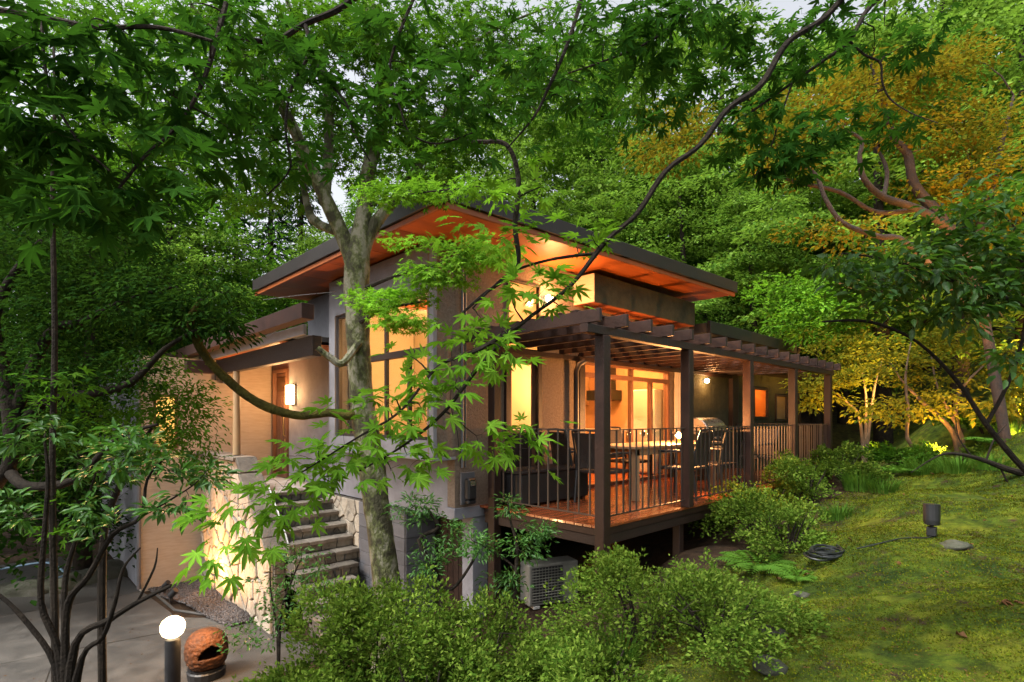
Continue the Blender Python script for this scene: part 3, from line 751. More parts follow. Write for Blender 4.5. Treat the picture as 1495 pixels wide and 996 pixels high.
box('back_room_wall', PLASTER_I, 12.2, 12.25, YF+.16, 6.29, 0, 2.6, bevel=0)
box('back_room_wall', PLASTER_I, 14.1, 14.15, YF+.16, 6.29, 0, 2.6, bevel=0)
box('back_room_ceiling', PLASTER_I, 12.2, 16.0, YF+.16, 6.3, 2.61, 2.66, bevel=0)
lamp((5.1, 6.3, 2.35), 55, (1,.52,.19), .12)
lamp((5.6, 5.75, 1.55), 15, (1,.58,.26), .08)
lamp((5.5, 7.8, 2.3), 35, (1,.54,.20), .12)
lamp((7.9, 6.3, 2.5), 120, (1,.38,.11), .12)
lamp((9.0, 6.2, 2.2), 40, (1,.38,.11), .10)
lamp((13.3, 5.9, 1.9), 14, (1,.40,.12), .08)
lamp((2.25, 11.9, 1.2), 10, (1,.62,.2), .06)
# kitchen seen through the sliding doors
LAM = surf('kitchen_laminate', (.55,.36,.21), (.48,.31,.17), .4, 3., .02)
kb = thing('kitchen_unit', 'pale kitchen counter with wall cupboards inside the sliding doors', 'kitchen unit', (9.5, 7.2, 0))
box('counter', LAM, 9.32, 9.88, 6.35, 9.3, .06, .84, kb); box('worktop', WHITE, 9.28, 9.885, 6.33, 9.32, .842, .88, kb); box('toe_kick', METAL_BK, 9.36, 9.88, 6.36, 9.3, .01, .058, kb)
for k in range(6):
    box('drawer_front', LAM, 9.300, 9.318, 6.36+k*.49, 6.83+k*.49, .62, .82, kb); box('cupboard_door', LAM, 9.300, 9.318, 6.36+k*.49, 6.83+k*.49, .08, .60, kb)
    box('handle', STEEL, 9.275, 9.287, 6.50+k*.49, 6.69+k*.49, .70, .715, kb, bevel=0)
for k in range(3): box('wall_cupboard', LAM, 9.55, 9.885, 7.75+k*.52, 8.25+k*.52, 1.42, 2.1, kb)
box('cooker_hood', METAL_BK, 9.40, 9.885, 6.85, 7.45, 1.50, 1.72, kb); box('hood_flue', METAL_BK, 9.6, 9.88, 7.0, 7.3, 1.722, 3.0, kb)
fg = thing('refrigerator', 'tall pale refrigerator inside the kitchen', 'refrigerator', (9.55, 5.9, 0))
box('body', WHITE, 9.25, 9.86, 5.62, 6.25, .02, 1.68, fg, .01); box('door', WHITE, 9.21, 9.248, 5.62, 6.25, .55, 1.67, fg, .01); box('drawer', WHITE, 9.21, 9.248, 5.62, 6.25, .05, .54, fg, .01); box('handle', STEEL, 9.185, 9.208, 5.66, 5.69, .8, 1.3, fg)
cu = MB(); V_ = []
for k in range(29):
    V_.append((9.24+k*.018, YF-.085+.022*math.sin(k*1.7), 0))
for k in range(28): cu.add([(V_[k][0],V_[k][1],.04),(V_[k+1][0],V_[k+1][1],.04),(V_[k+1][0],V_[k+1][1],1.98),(V_[k][0],V_[k][1],1.98)], [(0,1,2,3)])
cu.build('shutter_panel', CURTAIN, house)
# ------------------------------------------------------------------ crazy-paved stonework
def clip(poly, nx, ny, c):
    """keep the side nx*x + ny*y <= c"""
    out = []
    for i in range(len(poly)):
        a, b = poly[i], poly[(i+1) % len(poly)]
        da, db = nx*a[0]+ny*a[1]-c, nx*b[0]+ny*b[1]-c
        if da <= 0: out.append(a)
        if (da < 0 < db) or (db < 0 < da):
            t = da/(da-db); out.append((a[0]+(b[0]-a[0])*t, a[1]+(b[1]-a[1])*t))
    return out
def inside(p, poly):
    s = None
    for i in range(len(poly)):
        a, b = poly[i], poly[(i+1) % len(poly)]
        q = (b[0]-a[0])*(p[1]-a[1])-(b[1]-a[1])*(p[0]-a[0])
        if s is None: s = q > 0
        elif (q > 0) != s: return False
    return True
def stones(outline, n, gap, rng):
    """irregular stones filling a convex outline, each its own polygon, joints left open"""
    xs, ys = [p[0] for p in outline], [p[1] for p in outline]
    pts = []
    best_d = math.sqrt((max(xs)-min(xs))*(max(ys)-min(ys))/n)*.62
    for _ in range(n*60):
        p = (rng.uniform(min(xs), max(xs)), rng.uniform(min(ys), max(ys)))
        if inside(p, outline) and all(math.hypot(p[0]-q[0], p[1]-q[1]) > best_d for q in pts): pts.append(p)
        if len(pts) >= n: break
    cells = []
    for i, p in enumerate(pts):
        poly = list(outline)
        for j, q in enumerate(pts):
            if i == j: continue
            dx, dy = q[0]-p[0], q[1]-p[1]; L = math.hypot(dx, dy)
            poly = clip(poly, dx/L, dy/L, (dx*(p[0]+q[0])+dy*(p[1]+q[1]))/2/L - gap/2)
            if len(poly) < 3: break
        if len(poly) >= 3: cells.append(poly)
    return cells
def clad(outline, n, O, U, W, Nn, mat, parent, gap=.018, depth=.035, var=.02, inset=.010, name='stone', rng=None):
    rng = rng or random.Random(len(outline)*31+n)
    for c in stones(outline, n, gap, rng):
        MB().prism(c, O, U, W, Nn, depth + rng.uniform(-var, var), inset).build(name, mat, parent)

# stone balustrade wall left of the steps
sw = thing('stone_wall', 'stone clad garden wall with sloping coping beside the steps, lit by spotlights', 'wall', (2.9, 9, GZ))
prof = [(7.88,-2.05),(7.88,-.84),(8.25,-.46),(9.28,.42),(11.44,.42),(11.44,-2.05)]
core = MB(); k = len(prof)
core.add([(2.83,a,b) for a,b in prof]+[(3.0,a,b) for a,b in prof], [tuple(range(k)), tuple(reversed(range(k,2*k)))]+[(i,(i+1)%k,k+(i+1)%k,k+i) for i in range(k)])
core.build('core', MORTAR, sw)
# outer face (looks to -x), cut into convex pieces
for outl, n in [([(7.90,-2.0),(9.28,-2.0),(9.28,.40),(8.25,-.48),(7.90,-.86)], 34), ([(9.30,-2.0),(11.40,-2.0),(11.40,.40),(9.30,.40)], 52)]:
    clad(outl, n, (2.83,0,0), (0,1,0), (0,0,1), (-1,0,0), STONE, sw, gap=.022, depth=.045, var=.018, inset=.016)
clad([(2.84,-2.0),(2.99,-2.0),(2.99,-.86),(2.84,-.86)], 9, (0,7.88,0), (1,0,0), (0,0,1), (0,-1,0), STONE_D, sw, gap=.012, depth=.03, var=.008)
# coping stones
def coping(y0, z0, y1, z1, n):
    L = math.hypot(y1-y0, z1-z0); dy, dz = (y1-y0)/L, (z1-z0)/L
    for i in range(n):
        a, b = L*i/n+.006, L*(i+1)/n-.006
        u0 = -.085 + R.uniform(-.02,.02); u1 = .265 + R.uniform(-.02,.02)
        MB().prism([(a,u0),(b,u0+R.uniform(-.02,.02)),(b,u1+R.uniform(-.02,.02)),(a,u1)], (2.8,y0,z0), (0,dy,dz), (1,0,0), (0,-dz,dy), .055+R.uniform(0,.02), .012).build('coping_stone', TREAD, sw)
coping(7.84,-.84,8.25,-.44,2); coping(8.25,-.45,9.28,.43,4); coping(9.29,.43,11.44,.43,5)
hr = MB(); hr.tube([(3.02,7.80,-1.05),(3.03,7.78,-.78),(3.04,7.95,-.60),(3.04,8.3,-.25),(3.04,8.62,.03)], .016, 8); hr.build('handrail', STEEL, sw, smooth=True)

# stone steps
st = thing('stone_steps', 'flight of rough stone steps climbing to the front door', 'steps', (3.5, 7.5, GZ))
ny = 12; y = 8.72; z = -.06
for i in range(ny):
    rise = .160; run = .235 if i < 4 else .205
    z0 = z - rise; y0 = y
    # riser body with its stones, and a projecting tread on top of the next step down
    x0, x1 = 3.002, 4.0 if y > 7.6 else .5255*y
    s_ = MB().box(x0, x1, y0, y0+.30, z0-.12, z-.052).build('riser', MORTAR, st)
    clad([(x0+.005,z0+.004),(x1-.005,z0+.004),(x1-.005,z-.055),(x0+.005,z-.055)], 6, (0,y0,0), (1,0,0), (0,0,1), (0,-1,0), STONE_D, s_, gap=.014, depth=.018, var=.010, inset=.007, rng=random.Random(50+i))
    # tread: two or three slabs of uneven front edge
    cuts = [x0, x0+(x1-x0)*R.uniform(.28,.4), x0+(x1-x0)*R.uniform(.6,.74), x1]
    for a, b in zip(cuts[:-1], cuts[1:]):
        f0, f1 = y0-.045+R.uniform(-.012,.012), y0-.045+R.uniform(-.012,.012)
        MB().prism([(a+.004,f0),((a+b)/2,(f0+f1)/2-R.uniform(0,.012)),(b-.004,f1),(b-.004,y0+.24),(a+.004,y0+.24)], (0,0,z-.05), (1,0,0), (0,1,0), (0,0,1), .048+R.uniform(-.004,.004), .008).build('tread', TREAD, st)
    z = z0; y -= run
# stone facing of the plinth beside the steps
fp = thing('stone_facing', 'rough stone facing under the grey wall on the right of the steps', 'wall', (4.05, 8.2, -.6))
MB().box(4.03, 4.075, 7.565, 8.71, -2.0, -.15).build('backing', MORTAR, fp)
clad([(7.57,-1.3),(8.70,-1.3),(8.70,-.16),(7.57,-.16)], 40, (4.03,0,0), (0,1,0), (0,0,1), (-1,0,0), STONE, fp, gap=.016, depth=.03, var=.012, inset=.01)

# gravel bed by the wall: stones heaped as one mass
def pebbles(name, pts, size, mat, rng):
    V0 = np.array([(1,0,0),(-1,0,0),(0,1,0),(0,-1,0),(0,0,.7),(0,0,-.7)], float); T = np.array([(0,2,4),(2,1,4),(1,3,4),(3,0,4),(2,0,5),(1,2,5),(3,1,5),(0,3,5)])
    n = len(pts); S = size*rng.uniform(.6,1.4,(n,1,1))*rng.uniform(.7,1.2,(n,1,3)); th = rng.uniform(0,2*PI,n)
    W = V0[None]*S; c, s = np.cos(th)[:,None], np.sin(th)[:,None]
    W = np.stack([W[:,:,0]*c-W[:,:,1]*s, W[:,:,0]*s+W[:,:,1]*c, W[:,:,2]], 2) + pts[:,None,:]
    return put(name, mesh_np(name, W.reshape(-1,3), None, (T[None]+(np.arange(n)*6)[:,None,None]).reshape(-1,3)), mat)
gp = []
while len(gp) < 5200:
    a, b = N.uniform(1.5, 2.80), N.uniform(8.55, 11.42)
    if a > 1.95 - .18*(b-11.4) and a > 2.05+.33*(9.9-b) : gp.append((a, b, GZ+.012+.03*math.sin(a*5)*math.sin(b*3)+N.uniform(0,.015)))
stuff(pebbles('gravel', np.array(gp), .027, GRAV, N))
kerb = MB(); kerb.tube([(1.98,11.40,GZ-.004),(2.05,9.95,GZ-.004),(2.78,8.55,GZ-.004)], .022, 6); struct(kerb.build('gravel_kerb', PAVE))

# ------------------------------------------------------------------ deck
DY0, DX0, DX1 = 3.39, 4.50, 11.90
deck = thing('wooden_deck', 'reddish wet timber deck raised on posts along the glass doors', 'deck', (8, 4.4, 0))
yb = DY0-.03; w_ = .118; first = None
while yb < YF-.04:
    y2 = min(yb+w_, YF-.012)
    xs = [DX0-.03, DX0+2.4+R.uniform(-.4,.4), DX0+4.9+R.uniform(-.4,.4), DX1]
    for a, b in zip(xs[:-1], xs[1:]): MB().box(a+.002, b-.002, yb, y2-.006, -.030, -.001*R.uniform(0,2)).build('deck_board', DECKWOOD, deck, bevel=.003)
    yb += w_
box('edge_beam', WOOD_PG, DX0-.02, DX0+.03, DY0, YF-.1, -.105, -.032, deck); box('edge_beam', WOOD_DK, DX0-.005, DX0+.03, DY0+.02, YF-.1, -.215, -.108, deck)
box('edge_beam', WOOD_PG, DX0+.031, DX1, DY0-.02, DY0+.03, -.105, -.032, deck); box('edge_beam', WOOD_DK, DX0+.031, DX1, DY0-.005, DY0+.03, -.215, -.108, deck)
for k in range(8): box('joist', WOOD_DK, DX0+.5+.9*k, DX0+.56+.9*k, DY0+.04, YF-.12, -.20, -.034, deck, bevel=0)
POSTX = [4.50, 6.25, 8.08, 9.92, 11.84]
for x in POSTX[1:]: box('footing_post', WOOD_DK, x-.05, x+.05, DY0+.04, DY0+.14, gz(x,DY0)-.3, -.22, deck)

# ------------------------------------------------------------------ pergola
pg = thing('pergola', 'dark brown timber pergola with close rafters over the deck', 'pergola', (8, 4.4, 2))
for i, x in enumerate(POSTX):
    z0 = gz(x, DY0)-.3 if i == 0 else .003
    box('post', WOOD_PG, x-.06, x+.06, DY0-.095, DY0+.025, z0, 1.963, pg, bevel=.006)
box('post', WOOD_PG, 4.50-.06, 4.50+.06, 5.02-.06, 5.02+.06, gz(4.5,5)-.4, 2.05, pg, bevel=.006)
box('beam', WOOD_PG, 4.19, 12.05, DY0-.085, DY0+.015, 1.965, 2.055, pg, bevel=.005)
box('ledger', WOOD_PG, 4.56, 12.0, 5.205, 5.26, 1.985, 2.055, pg, bevel=.005)
rf0 = None
for k in range(18):
    x = 4.20+.4555*k
    if rf0 is None:
        rf0 = box('rafter', WOOD_PG, 0, .048, 3.17, 5.285, 2.058, 2.185, pg, bevel=.004)
        rf0.location = (x, 0, 0)
    else:
        o = put('rafter', rf0.data, WOOD_PG, pg); o.location = (x, 0, 0)
# thin slats laid across the rafters
sl0 = None
for k in range(9):
    y = 3.45+.215*k
    if sl0 is None: sl0 = box('slat', WOOD_PG, 4.2, 12.0, 0, .09, 2.188, 2.206, pg, bevel=.002); sl0.location = (0, y, 0)
    else: o = put('slat', sl0.data, WOOD_PG, pg); o.location = (0, y, 0)

# ------------------------------------------------------------------ railing
rl = thing('deck_railing', 'bronze metal railing of thin upright bars round the deck', 'railing', (8, 3.5, 0))
def rail(p0, p1, sp=.143):
    p0, p1 = Vector(p0), Vector(p1); d = p1-p0; L = d.length; d.normalize(); nx = Vector((-d.y, d.x, 0))
    def bar(name, a, b, hw, z0, z1):
        A = p0+d*a; B = p0+d*b
        V = [A-nx*hw, B-nx*hw, B+nx*hw, A+nx*hw]
        mb = MB(); mb.add([(q.x,q.y,z0) for q in V]+[(q.x,q.y,z1) for q in V], [(3,2,1,0),(4,5,6,7),(0,1,5,4),(1,2,6,5),(2,3,7,6),(3,0,4,7)])
        return mb.build(name, METAL_BR, rl)
    bar('top_rail', 0, L, .017, .985, .997); bar('bottom_rail', 0, L, .012, .085, .099)
    n = max(1, int(L/sp)); s = L/n; me = None
    for i in range(n):
        if me is None:
            o = MB().box(-.009,.009,-.006,.006,.1,.984).build('baluster', METAL_BR, rl); me = o.data
        else: o = put('baluster', me, METAL_BR, rl)
        q = p0 + d*s*(i+.5); o.location = (q.x, q.y, 0); o.rotation_euler = (0, 0, math.atan2(d.y, d.x))
rail((4.52, 4.95, 0), (4.52, 3.46, 0))
for a, b in zip(POSTX[:-1], POSTX[1:]): rail((a+.065, DY0-.03, 0), (b-.065, DY0-.03, 0), .118)
rail((11.86, 3.43, 0), (11.86, 5.25, 0), .118)

# ------------------------------------------------------------------ furniture on the deck
tb = thing('dining_table', 'long timber dining table standing on the deck behind the railing', 'table', (7.3, 4.35, 0))
for k in range(5): MB().box(6.05, 8.55, 3.98+k*.155, 3.98+k*.155+.15, .70, .735).build('tabletop_board', TABLEW, tb, bevel=.004)
box('apron', TABLEW, 6.15, 8.45, 4.03, 4.06, .61, .698, tb); box('apron', TABLEW, 6.15, 8.45, 4.66, 4.69, .61, .698, tb)
for x in (6.15, 8.37):
    for y in (4.03, 4.61): box('leg', TABLEW, x, x+.08, y, y+.08, .003, .698, tb)
def make_chair(label):
    t = thing('garden_armchair', label, 'chair', (0,0,0), 'dark cane armchairs on the deck')
    MB().box(-.25,.25,-.25,.25,.40,.44).build('seat', WICKER, t, bevel=.01)
    b = MB(); A = []
    for i in range(6):
        s = i/5; zz = .46+.46*s; yy = -.235-.10*s*s
        A.append((yy, zz))
    V, F = [], []
    for yy, zz in A:
        V += [(-.22,yy,zz),(.22,yy,zz),(.22,yy-.022,zz),(-.22,yy-.022,zz)]
    for i in range(5):
        for k in range(4): F.append((i*4+k, i*4+(k+1)%4, i*4+4+(k+1)%4, i*4+4+k))
    F += [(3,2,1,0), (20,21,22,23)]
    b.add(V, F); b.build('backrest', WICKER, t)
    for sx in (-1, 1):
        m = MB(); m.tube([(sx*.255,.24,.003),(sx*.262,.235,.4),(sx*.265,.225,.645)], .017, 6); m.build('leg', METAL_BK, t)
        m = MB(); m.tube([(sx*.245,-.29,.003),(sx*.25,-.24,.42),(sx*.245,-.27,.66),(sx*.235,-.35,.95)], .017, 6); m.build('leg', METAL_BK, t)
        m = MB(); m.tube([(sx*.265,.25,.65),(sx*.268,.0,.665),(sx*.25,-.27,.655)], [.022,.02,.017], 6); m.build('armrest', METAL_BK, t)
    m = MB(); m.tube([(-.235,-.35,.95),(0,-.362,.962),(.235,-.35,.95)], .017, 6); m.build('top_rail', METAL_BK, t)
    return t
ch = make_chair('dark cane armchair against the pier between the glazed door and sliding doors')
spots = [((5.98,4.90,.0), -1.9, None),
 ((5.78,4.30,0), -PI/2, 'dark cane armchair at the near head of the dining table, seen from behind'),
 ((7.0,3.82,0), .1, 'dark cane armchair tucked in along the railing side, left of the table lamp'),
 ((7.9,3.80,0), -.1, 'dark cane armchair tucked in along the railing side, right of the table lamp'),
 ((9.75,3.95,0), 1.3, 'dark cane armchair standing alone at the far end of the deck'),
 ((7.4,4.98,0), PI, 'dark cane armchair on the house side of the dining table')]
for i, (p, rz, lab) in enumerate(spots):
    if i == 0: ch.location = p; ch.rotation_euler = (0,0,rz)
    else: copy_thing(ch, p, rz, lab)
sb = thing('storage_bench', 'black storage chest on the deck below the glazed yellow door', 'storage chest', (5.3, 5.0, 0))
box('body', METAL_BK, 4.68, 6.0, 4.72, 5.18, .03, .41, sb, .008); box('lid', WICKER, 4.66, 6.02, 4.70, 5.19, .414, .455, sb, .01)
for x in (4.72, 5.92):
    for y in (4.76, 5.10): box('foot', METAL_BK, x, x+.05, y, y+.05, .003, .03, sb, bevel=0)
gr = thing('barbecue_grill', 'stainless barbecue grill with domed lid by the dark wall', 'barbecue', (9.4, 4.7, 0))
g = MB(); prof_ = [(math.cos(a)*.27, math.sin(a)*.24) for a in np.linspace(0, PI, 11)]
g.prism(prof_, (9.02,4.72,.88), (0,1,0), (0,0,1), (1,0,0), .76); g.build('lid', STEEL, gr, bevel=.012)
box('firebox', METAL_BK, 9.0, 9.80, 4.45, 5.0, .68, .875, gr, .01); box('side_shelf', STEEL, 9.82, 10.12, 4.48, 4.98, .84, .87, gr); box('side_shelf', STEEL, 8.68, 8.98, 4.48, 4.98, .84, .87, gr)
box('cabinet', METAL_BK, 9.04, 9.76, 4.5, 4.96, .10, .678, gr, .008)
h = MB(); h.tube([(9.12,4.47,.96),(9.12,4.42,.965),(9.68,4.42,.965),(9.68,4.47,.96)], .012, 8); h.build('handle', STEEL, gr)
for k in range(4): MB().lathe([(.0,-.02),(.024,-.02),(.024,0),(0,0)], (9.12+.19*k,4.45,.76), 10, 'Y').build('knob', STEEL, gr)
for x in (9.08, 9.68):
    for y in (4.53, 4.88): MB().lathe([(.045,-.015),(.05,0),(.045,.015)], (x,y,.052), 12, 'X').build('wheel', METAL_BK, gr)
# wine glasses and the lit table lamp
def goblet():
    t = thing('wine_glass', 'clear stemmed wine glass on the dining table, closest to the chair at its head', 'glass', (0,0,0), 'wine glasses on the table')
    MB().lathe([(.033,0),(.032,.003),(.004,.006),(.004,.085),(.02,.095),(.035,.125),(.034,.165),(.030,.185),(.029,.185),(.033,.160),(.033,.128),(.018,.1),(.0,.096)], (0,0,0), 14).build('glass', GLASS, t, smooth=True)
    return t
gl = goblet(); gl.location = (6.55, 4.15, .737)
for p, lb in [((6.68,4.5,.737),'clear stemmed wine glass on the far table side, second from the head chair'),((6.95,4.2,.737),'clear stemmed wine glass on the near table side, second nearest the lit lamp'),((7.12,4.55,.737),'clear stemmed wine glass on the far side of the table, closest to the lit lamp')]: copy_thing(gl, p, 0, lb)
BULB = emit('bulb_glow', (1,.62,.28), 60.)
tl = thing('table_lamp', 'small lit table lamp with a bright globe on the dining table', 'lamp', (7.45, 4.14, .737))
MB().lathe([(.055,0),(.055,.012),(.012,.02),(.012,.06),(.02,.07)], (7.45,4.14,.737), 16).build('base', BRASS, tl, smooth=True)
MB().lathe([(.012,-.045),(.03,-.036),(.044,-.012),(.044,.012),(.03,.036),(.01,.046)], (7.45,4.14,.852), 16).build('globe', BULB, tl, smooth=True)
lamp((7.45, 4.02, .92), 70, (1,.42,.13), .05)
lamp((7.45, 4.22, .98), 60, (1,.42,.13), .05)

# ------------------------------------------------------------------ lamps, meter, services
def wall_lamp(name, label, c, out, s=1., w=14):
    t = thing(name, label, 'wall lamp', c)
    c = Vector(c); o = Vector(out)
    MB().lathe([(.05*s,0),(.05*s,.02*s),(.02*s,.025*s),(.02*s,.05*s)], c, 14, 'Y' if abs(o.y) else 'X').build('back_plate', METAL_BR, t)
    q = c + o*.09*s
    MB().lathe([(.02*s,-.055*s),(.05*s,-.035*s),(.058*s,0),(.05*s,.035*s),(.02*s,.055*s)], q, 16).build('globe', emit('wall_lamp_glow', (1,.68,.36), 16.), t, smooth=True)
    lamp(q + o*.12, w, (1,.46,.15), .05)
    return t
wall_lamp('wall_lamp', 'bright round lamp high on the stucco wall beside the clerestory window', (5.72, YF-.004, 2.83), (0,-1,0), 1.0, 26)
wall_lamp('wall_lamp', 'small round lamp on the dark wall above the barbecue', (10.55, YF-.004, 1.88), (0,-1,0), .8, 9)
el = thing('entrance_lamp', 'glowing upright box lamp on the wall beside the front door', 'wall lamp', (4.08, 10.32, 1.55))
box('back_plate', METAL_BR, 4.07, 4.098, 10.20, 10.44, 1.36, 1.76, el); box('diffuser', emit('entrance_glow', (1,.60,.25), 9.), 3.97, 4.068, 10.22, 10.42, 1.38, 1.74, el, .01)
lamp((3.86, 10.5, 1.56), 19, (1,.50,.19), .10)
lamp((3.86, 10.05, 1.56), 4, (1,.50,.19), .10)
sn = thing('security_camera', 'small pale camera on a bracket under the porch roof', 'camera', (3.15, 11.42, 1.93))
box('bracket', METAL_BK, 3.02, 3.12, 11.38, 11.448, 1.84, 2.02, sn); box('arm', WHITE, 3.12, 3.40, 11.36, 11.38, 2.0, 2.02, sn, .002)
MB().lathe([(.0,-.14),(.05,-.12),(.065,-.05),(.055,.05),(.03,.09),(0,.10)], (3.2,11.36,1.90), 14).build('housing', WHITE, sn, smooth=True)
em = thing('electric_meter', 'black electricity meter and grey board on the corner wall', 'meter', (4.2, 5.25, .25))
box('board', surf('grey_meter_board', (.10,.10,.11)), 4.14, 4.36, 5.235, 5.268, .04, .44, em, .006)
box('casing', METAL_BK, 4.18, 4.32, 5.14, 5.234, .10, .37, em, .02); box('window', GLASS, 4.20, 4.30, 5.125, 5.137, .27, .35, em); box('dial', STEEL, 4.21, 4.29, 5.1375, 5.1395, .28, .34, em, bevel=0)
box('terminal_cover', METAL_BK, 4.19, 4.31, 5.15, 5.234, .05, .097, em, .01)
ac = thing('air_conditioner', 'weathered white air conditioning unit on the ground under the deck', 'air conditioner', (5.0, 4.3, -1.1))
a0 = MB().box(-.40,.40,-.15,.15,.04,.62).build('casing', AC_W, None, bevel=.012)
ang = math.radians(-20); ACP = Vector((5.12, 4.66, gz(5.12,4.66)+.01))
def acp(mb, name, mat, bevel=.002, par=ac):
    M = Matrix.Translation(ACP) @ Matrix.Rotation(ang, 4, 'Z') @ Matrix.Scale(.88, 4); mb.v = [tuple(M @ Vector(q)) for q in mb.v]; return mb.build(name, mat, par, bevel=bevel)
bpy.data.objects.remove(a0)
csg = acp(MB().box(-.40,.40,-.15,.15,.04,.62), 'casing', AC_W, .012)
acp(MB().box(-.36,.14,-.156,-.151,.08,.58), 'fan_opening', METAL_BK)
for k in range(12): acp(MB().box(-.355,.135,-.170,-.160,.10+.04*k,.108+.04*k), 'grille_bar', AC_W, 0)
for k in range(10): acp(MB().box(-.345+.05*k,-.339+.05*k,-.159,-.157,.09,.57), 'grille_bar', AC_W, 0)
acp(MB().box(.16,.40-.01,-.153,-.151,.10,.56), 'side_panel', AC_W)
for s in (-.28,.28): acp(MB().box(s-.05,s+.05,-.16,.16,.0,.039), 'foot', CONC)

# bollard light and clay vessel in the courtyard
bl = thing('bollard_light', 'dark post light with a glowing white globe standing in the courtyard', 'bollard light', (1.36, 6.70, GZ))
MB().lathe([(.075,0),(.075,.68),(.070,.70)], (1.36,6.70,GZ), 20).build('post', METAL_BK, bl, smooth=True)
MB().lathe([(.06,-.10),(.098,-.07),(.118,-.02),(.12,.03),(.10,.075),(.055,.11),(.0,.12)], (1.36,6.70,GZ+.82), 24).build('globe', emit('globe_glow', (1,.74,.42), 2.6), bl, smooth=True)
lamp((1.36,6.70,GZ+1.06), 40, (1,.55,.22), .12); lamp((1.56,6.62,GZ+.80), 9, (1,.55,.22), .12)
vs = thing('clay_vessel', 'rounded burnt orange clay vessel with an arched opening on a dark base', 'vessel', (1.80,7.15,GZ))
vc = Vector((1.80,7.15,GZ+.06))
V, F = [], []; nu, nv = 96, 66
od = (at(290,952,6.3)-at(293,945,6.9)).normalized()
for j in range(nv+1):
    for i in range(nu):
        th, ph = 2*PI*i/nu, -PI/2*.92 + PI*.92*j/nv + PI*.04
        x, y, z = math.cos(ph)*math.cos(th), math.cos(ph)*math.sin(th), math.sin(ph)
        x = math.copysign(abs(x)**.85, x); y = math.copysign(abs(y)**.85, y); z = math.copysign(abs(z)**.8, z)
        ridge = 1 + .016*math.sin(ph*26+1.5*math.sin(th*9)) + .012*math.sin(th*22+ph*5)*math.cos(ph)
        V.append(vc + Vector((x*.225*ridge, y*.225*ridge, .25+z*.245)))
# an opening, facing the viewer's side of the court: leave the faces out, give the wall thickness
fo = Vector((-.04, -.98, -.05)).normalized()
def hole(p):
    q = p - vc - Vector((0,0,.285)); sd_ = Vector((fo.y, -fo.x, 0)).normalized()
    return q.dot(fo) > 0 and -.07 < q.z < .075 - 6.*q.dot(sd_)**2 and abs(q.dot(sd_)) < .13
for j in range(nv):
    for i in range(nu):
        f4 = (j*nu+i, j*nu+(i+1)%nu, (j+1)*nu+(i+1)%nu, (j+1)*nu+i)
        if not hole(sum((V[q] for q in f4), Vector())/4): F.append(f4)
mb = MB(); mb.add(V, F); ob = mb.build('body', CERAM, vs, smooth=True)
so_ = ob.modifiers.new('wall_thickness', 'SOLIDIFY'); so_.thickness = .03; so_.offset = -1
lamp_in = MB(); lamp_in.lathe([(.19,0),(.20,.03),(.0,.04)], vc+Vector((0,0,.03)), 16); lamp_in.build('base', METAL_BK, vs)
MB().lathe([(.20,0),(.21,.08),(.17,.11)], (1.80,7.15,GZ+.003), 18).build('plinth', METAL_BK, vs)

def spike_light(label, p, target, w, s=1., col_=(1,.44,.13), glow=25., group=None, spot=95, cat='spotlight', name='garden_spotlight'):
    p = Vector(p); d = (Vector(target)-p).normalized()
    t = thing(name, label, cat, p, group)
    top = p + Vector((0,0,.16*s))
    m = MB(); m.tube([p-Vector((0,0,.05)), p+Vector((0,0,.08*s)), top], .012*s, 8); m.build('stake', METAL_BK, t)
    m = MB(); m.box(p.x-.035*s,p.x+.035*s,p.y-.035*s,p.y+.035*s,p.z+.02*s,p.z+.10*s); m.build('junction_box', METAL_BK, t, bevel=.006*s)
    a = top - d*.05*s; b = top + d*.14*s
    m = MB(); m.tube([a, a+d*.01*s, top, b, b+d*.0005, b-d*.02*s], [.02*s,.055*s,.062*s,.064*s,.056*s,.054*s], 18); m.build('head', METAL_BK, t)
    if w:
        m = MB(); m.tube([b-d*.018*s, b-d*.012*s], .050*s, 14); m.build('lens', emit('lens_glow_%d' % int(glow), (1,.66,.32), glow), t)
        lamp(b+d*.03*s, w, col_, .03, spot, target)
    return t, top
spike_light('small lit spotlight on the gravel by the plaster wall', (2.12,11.05,GZ+.01), (2.83,10.3,-1.0), 60, .7, spot=120)
spike_light('small lit spotlight at the edge of the gravel, nearest the globe light', (2.08,10.35,GZ+.01), (2.83,9.7,-.9), 190, .8, spot=110)
sp, _ = spike_light('black cylindrical floodlight on a stake in the moss, its cable trailing', (6.86,1.0,gz(6.86,1.0)), (6.98,1.02,2.3), 0, 1.15)
sc_ = MB(); q = [Vector(a) for a in [(6.86,1.0,0),(6.74,1.02,0),(6.62,1.15,0),(6.52,1.22,0),(6.3,1.35,0),(6.2,1.5,0)]]
for a in q: a.z = gz(a.x,a.y)+.02
sc_.tube(smooth_line(q,4), .007, 5); sc_.build('cable', CABLE, sp, smooth=True)
cc = MB(); pts = []
for i in range(90):
    a = i*.42; r = .17+.035*math.sin(i*.37); x = 6.15+1.25*r*math.cos(a)+.04*math.sin(i*.21); y_ = 1.78+.8*r*math.sin(a); pts.append((x, y_, gz(6.15,1.78)+.035+.0008*i+.01*math.sin(i)))
cc.tube(pts, .011, 6); tag(cc.build('coiled_cable', CABLE, smooth=True), 'black cable lying in a loose coil on the moss', 'cable')
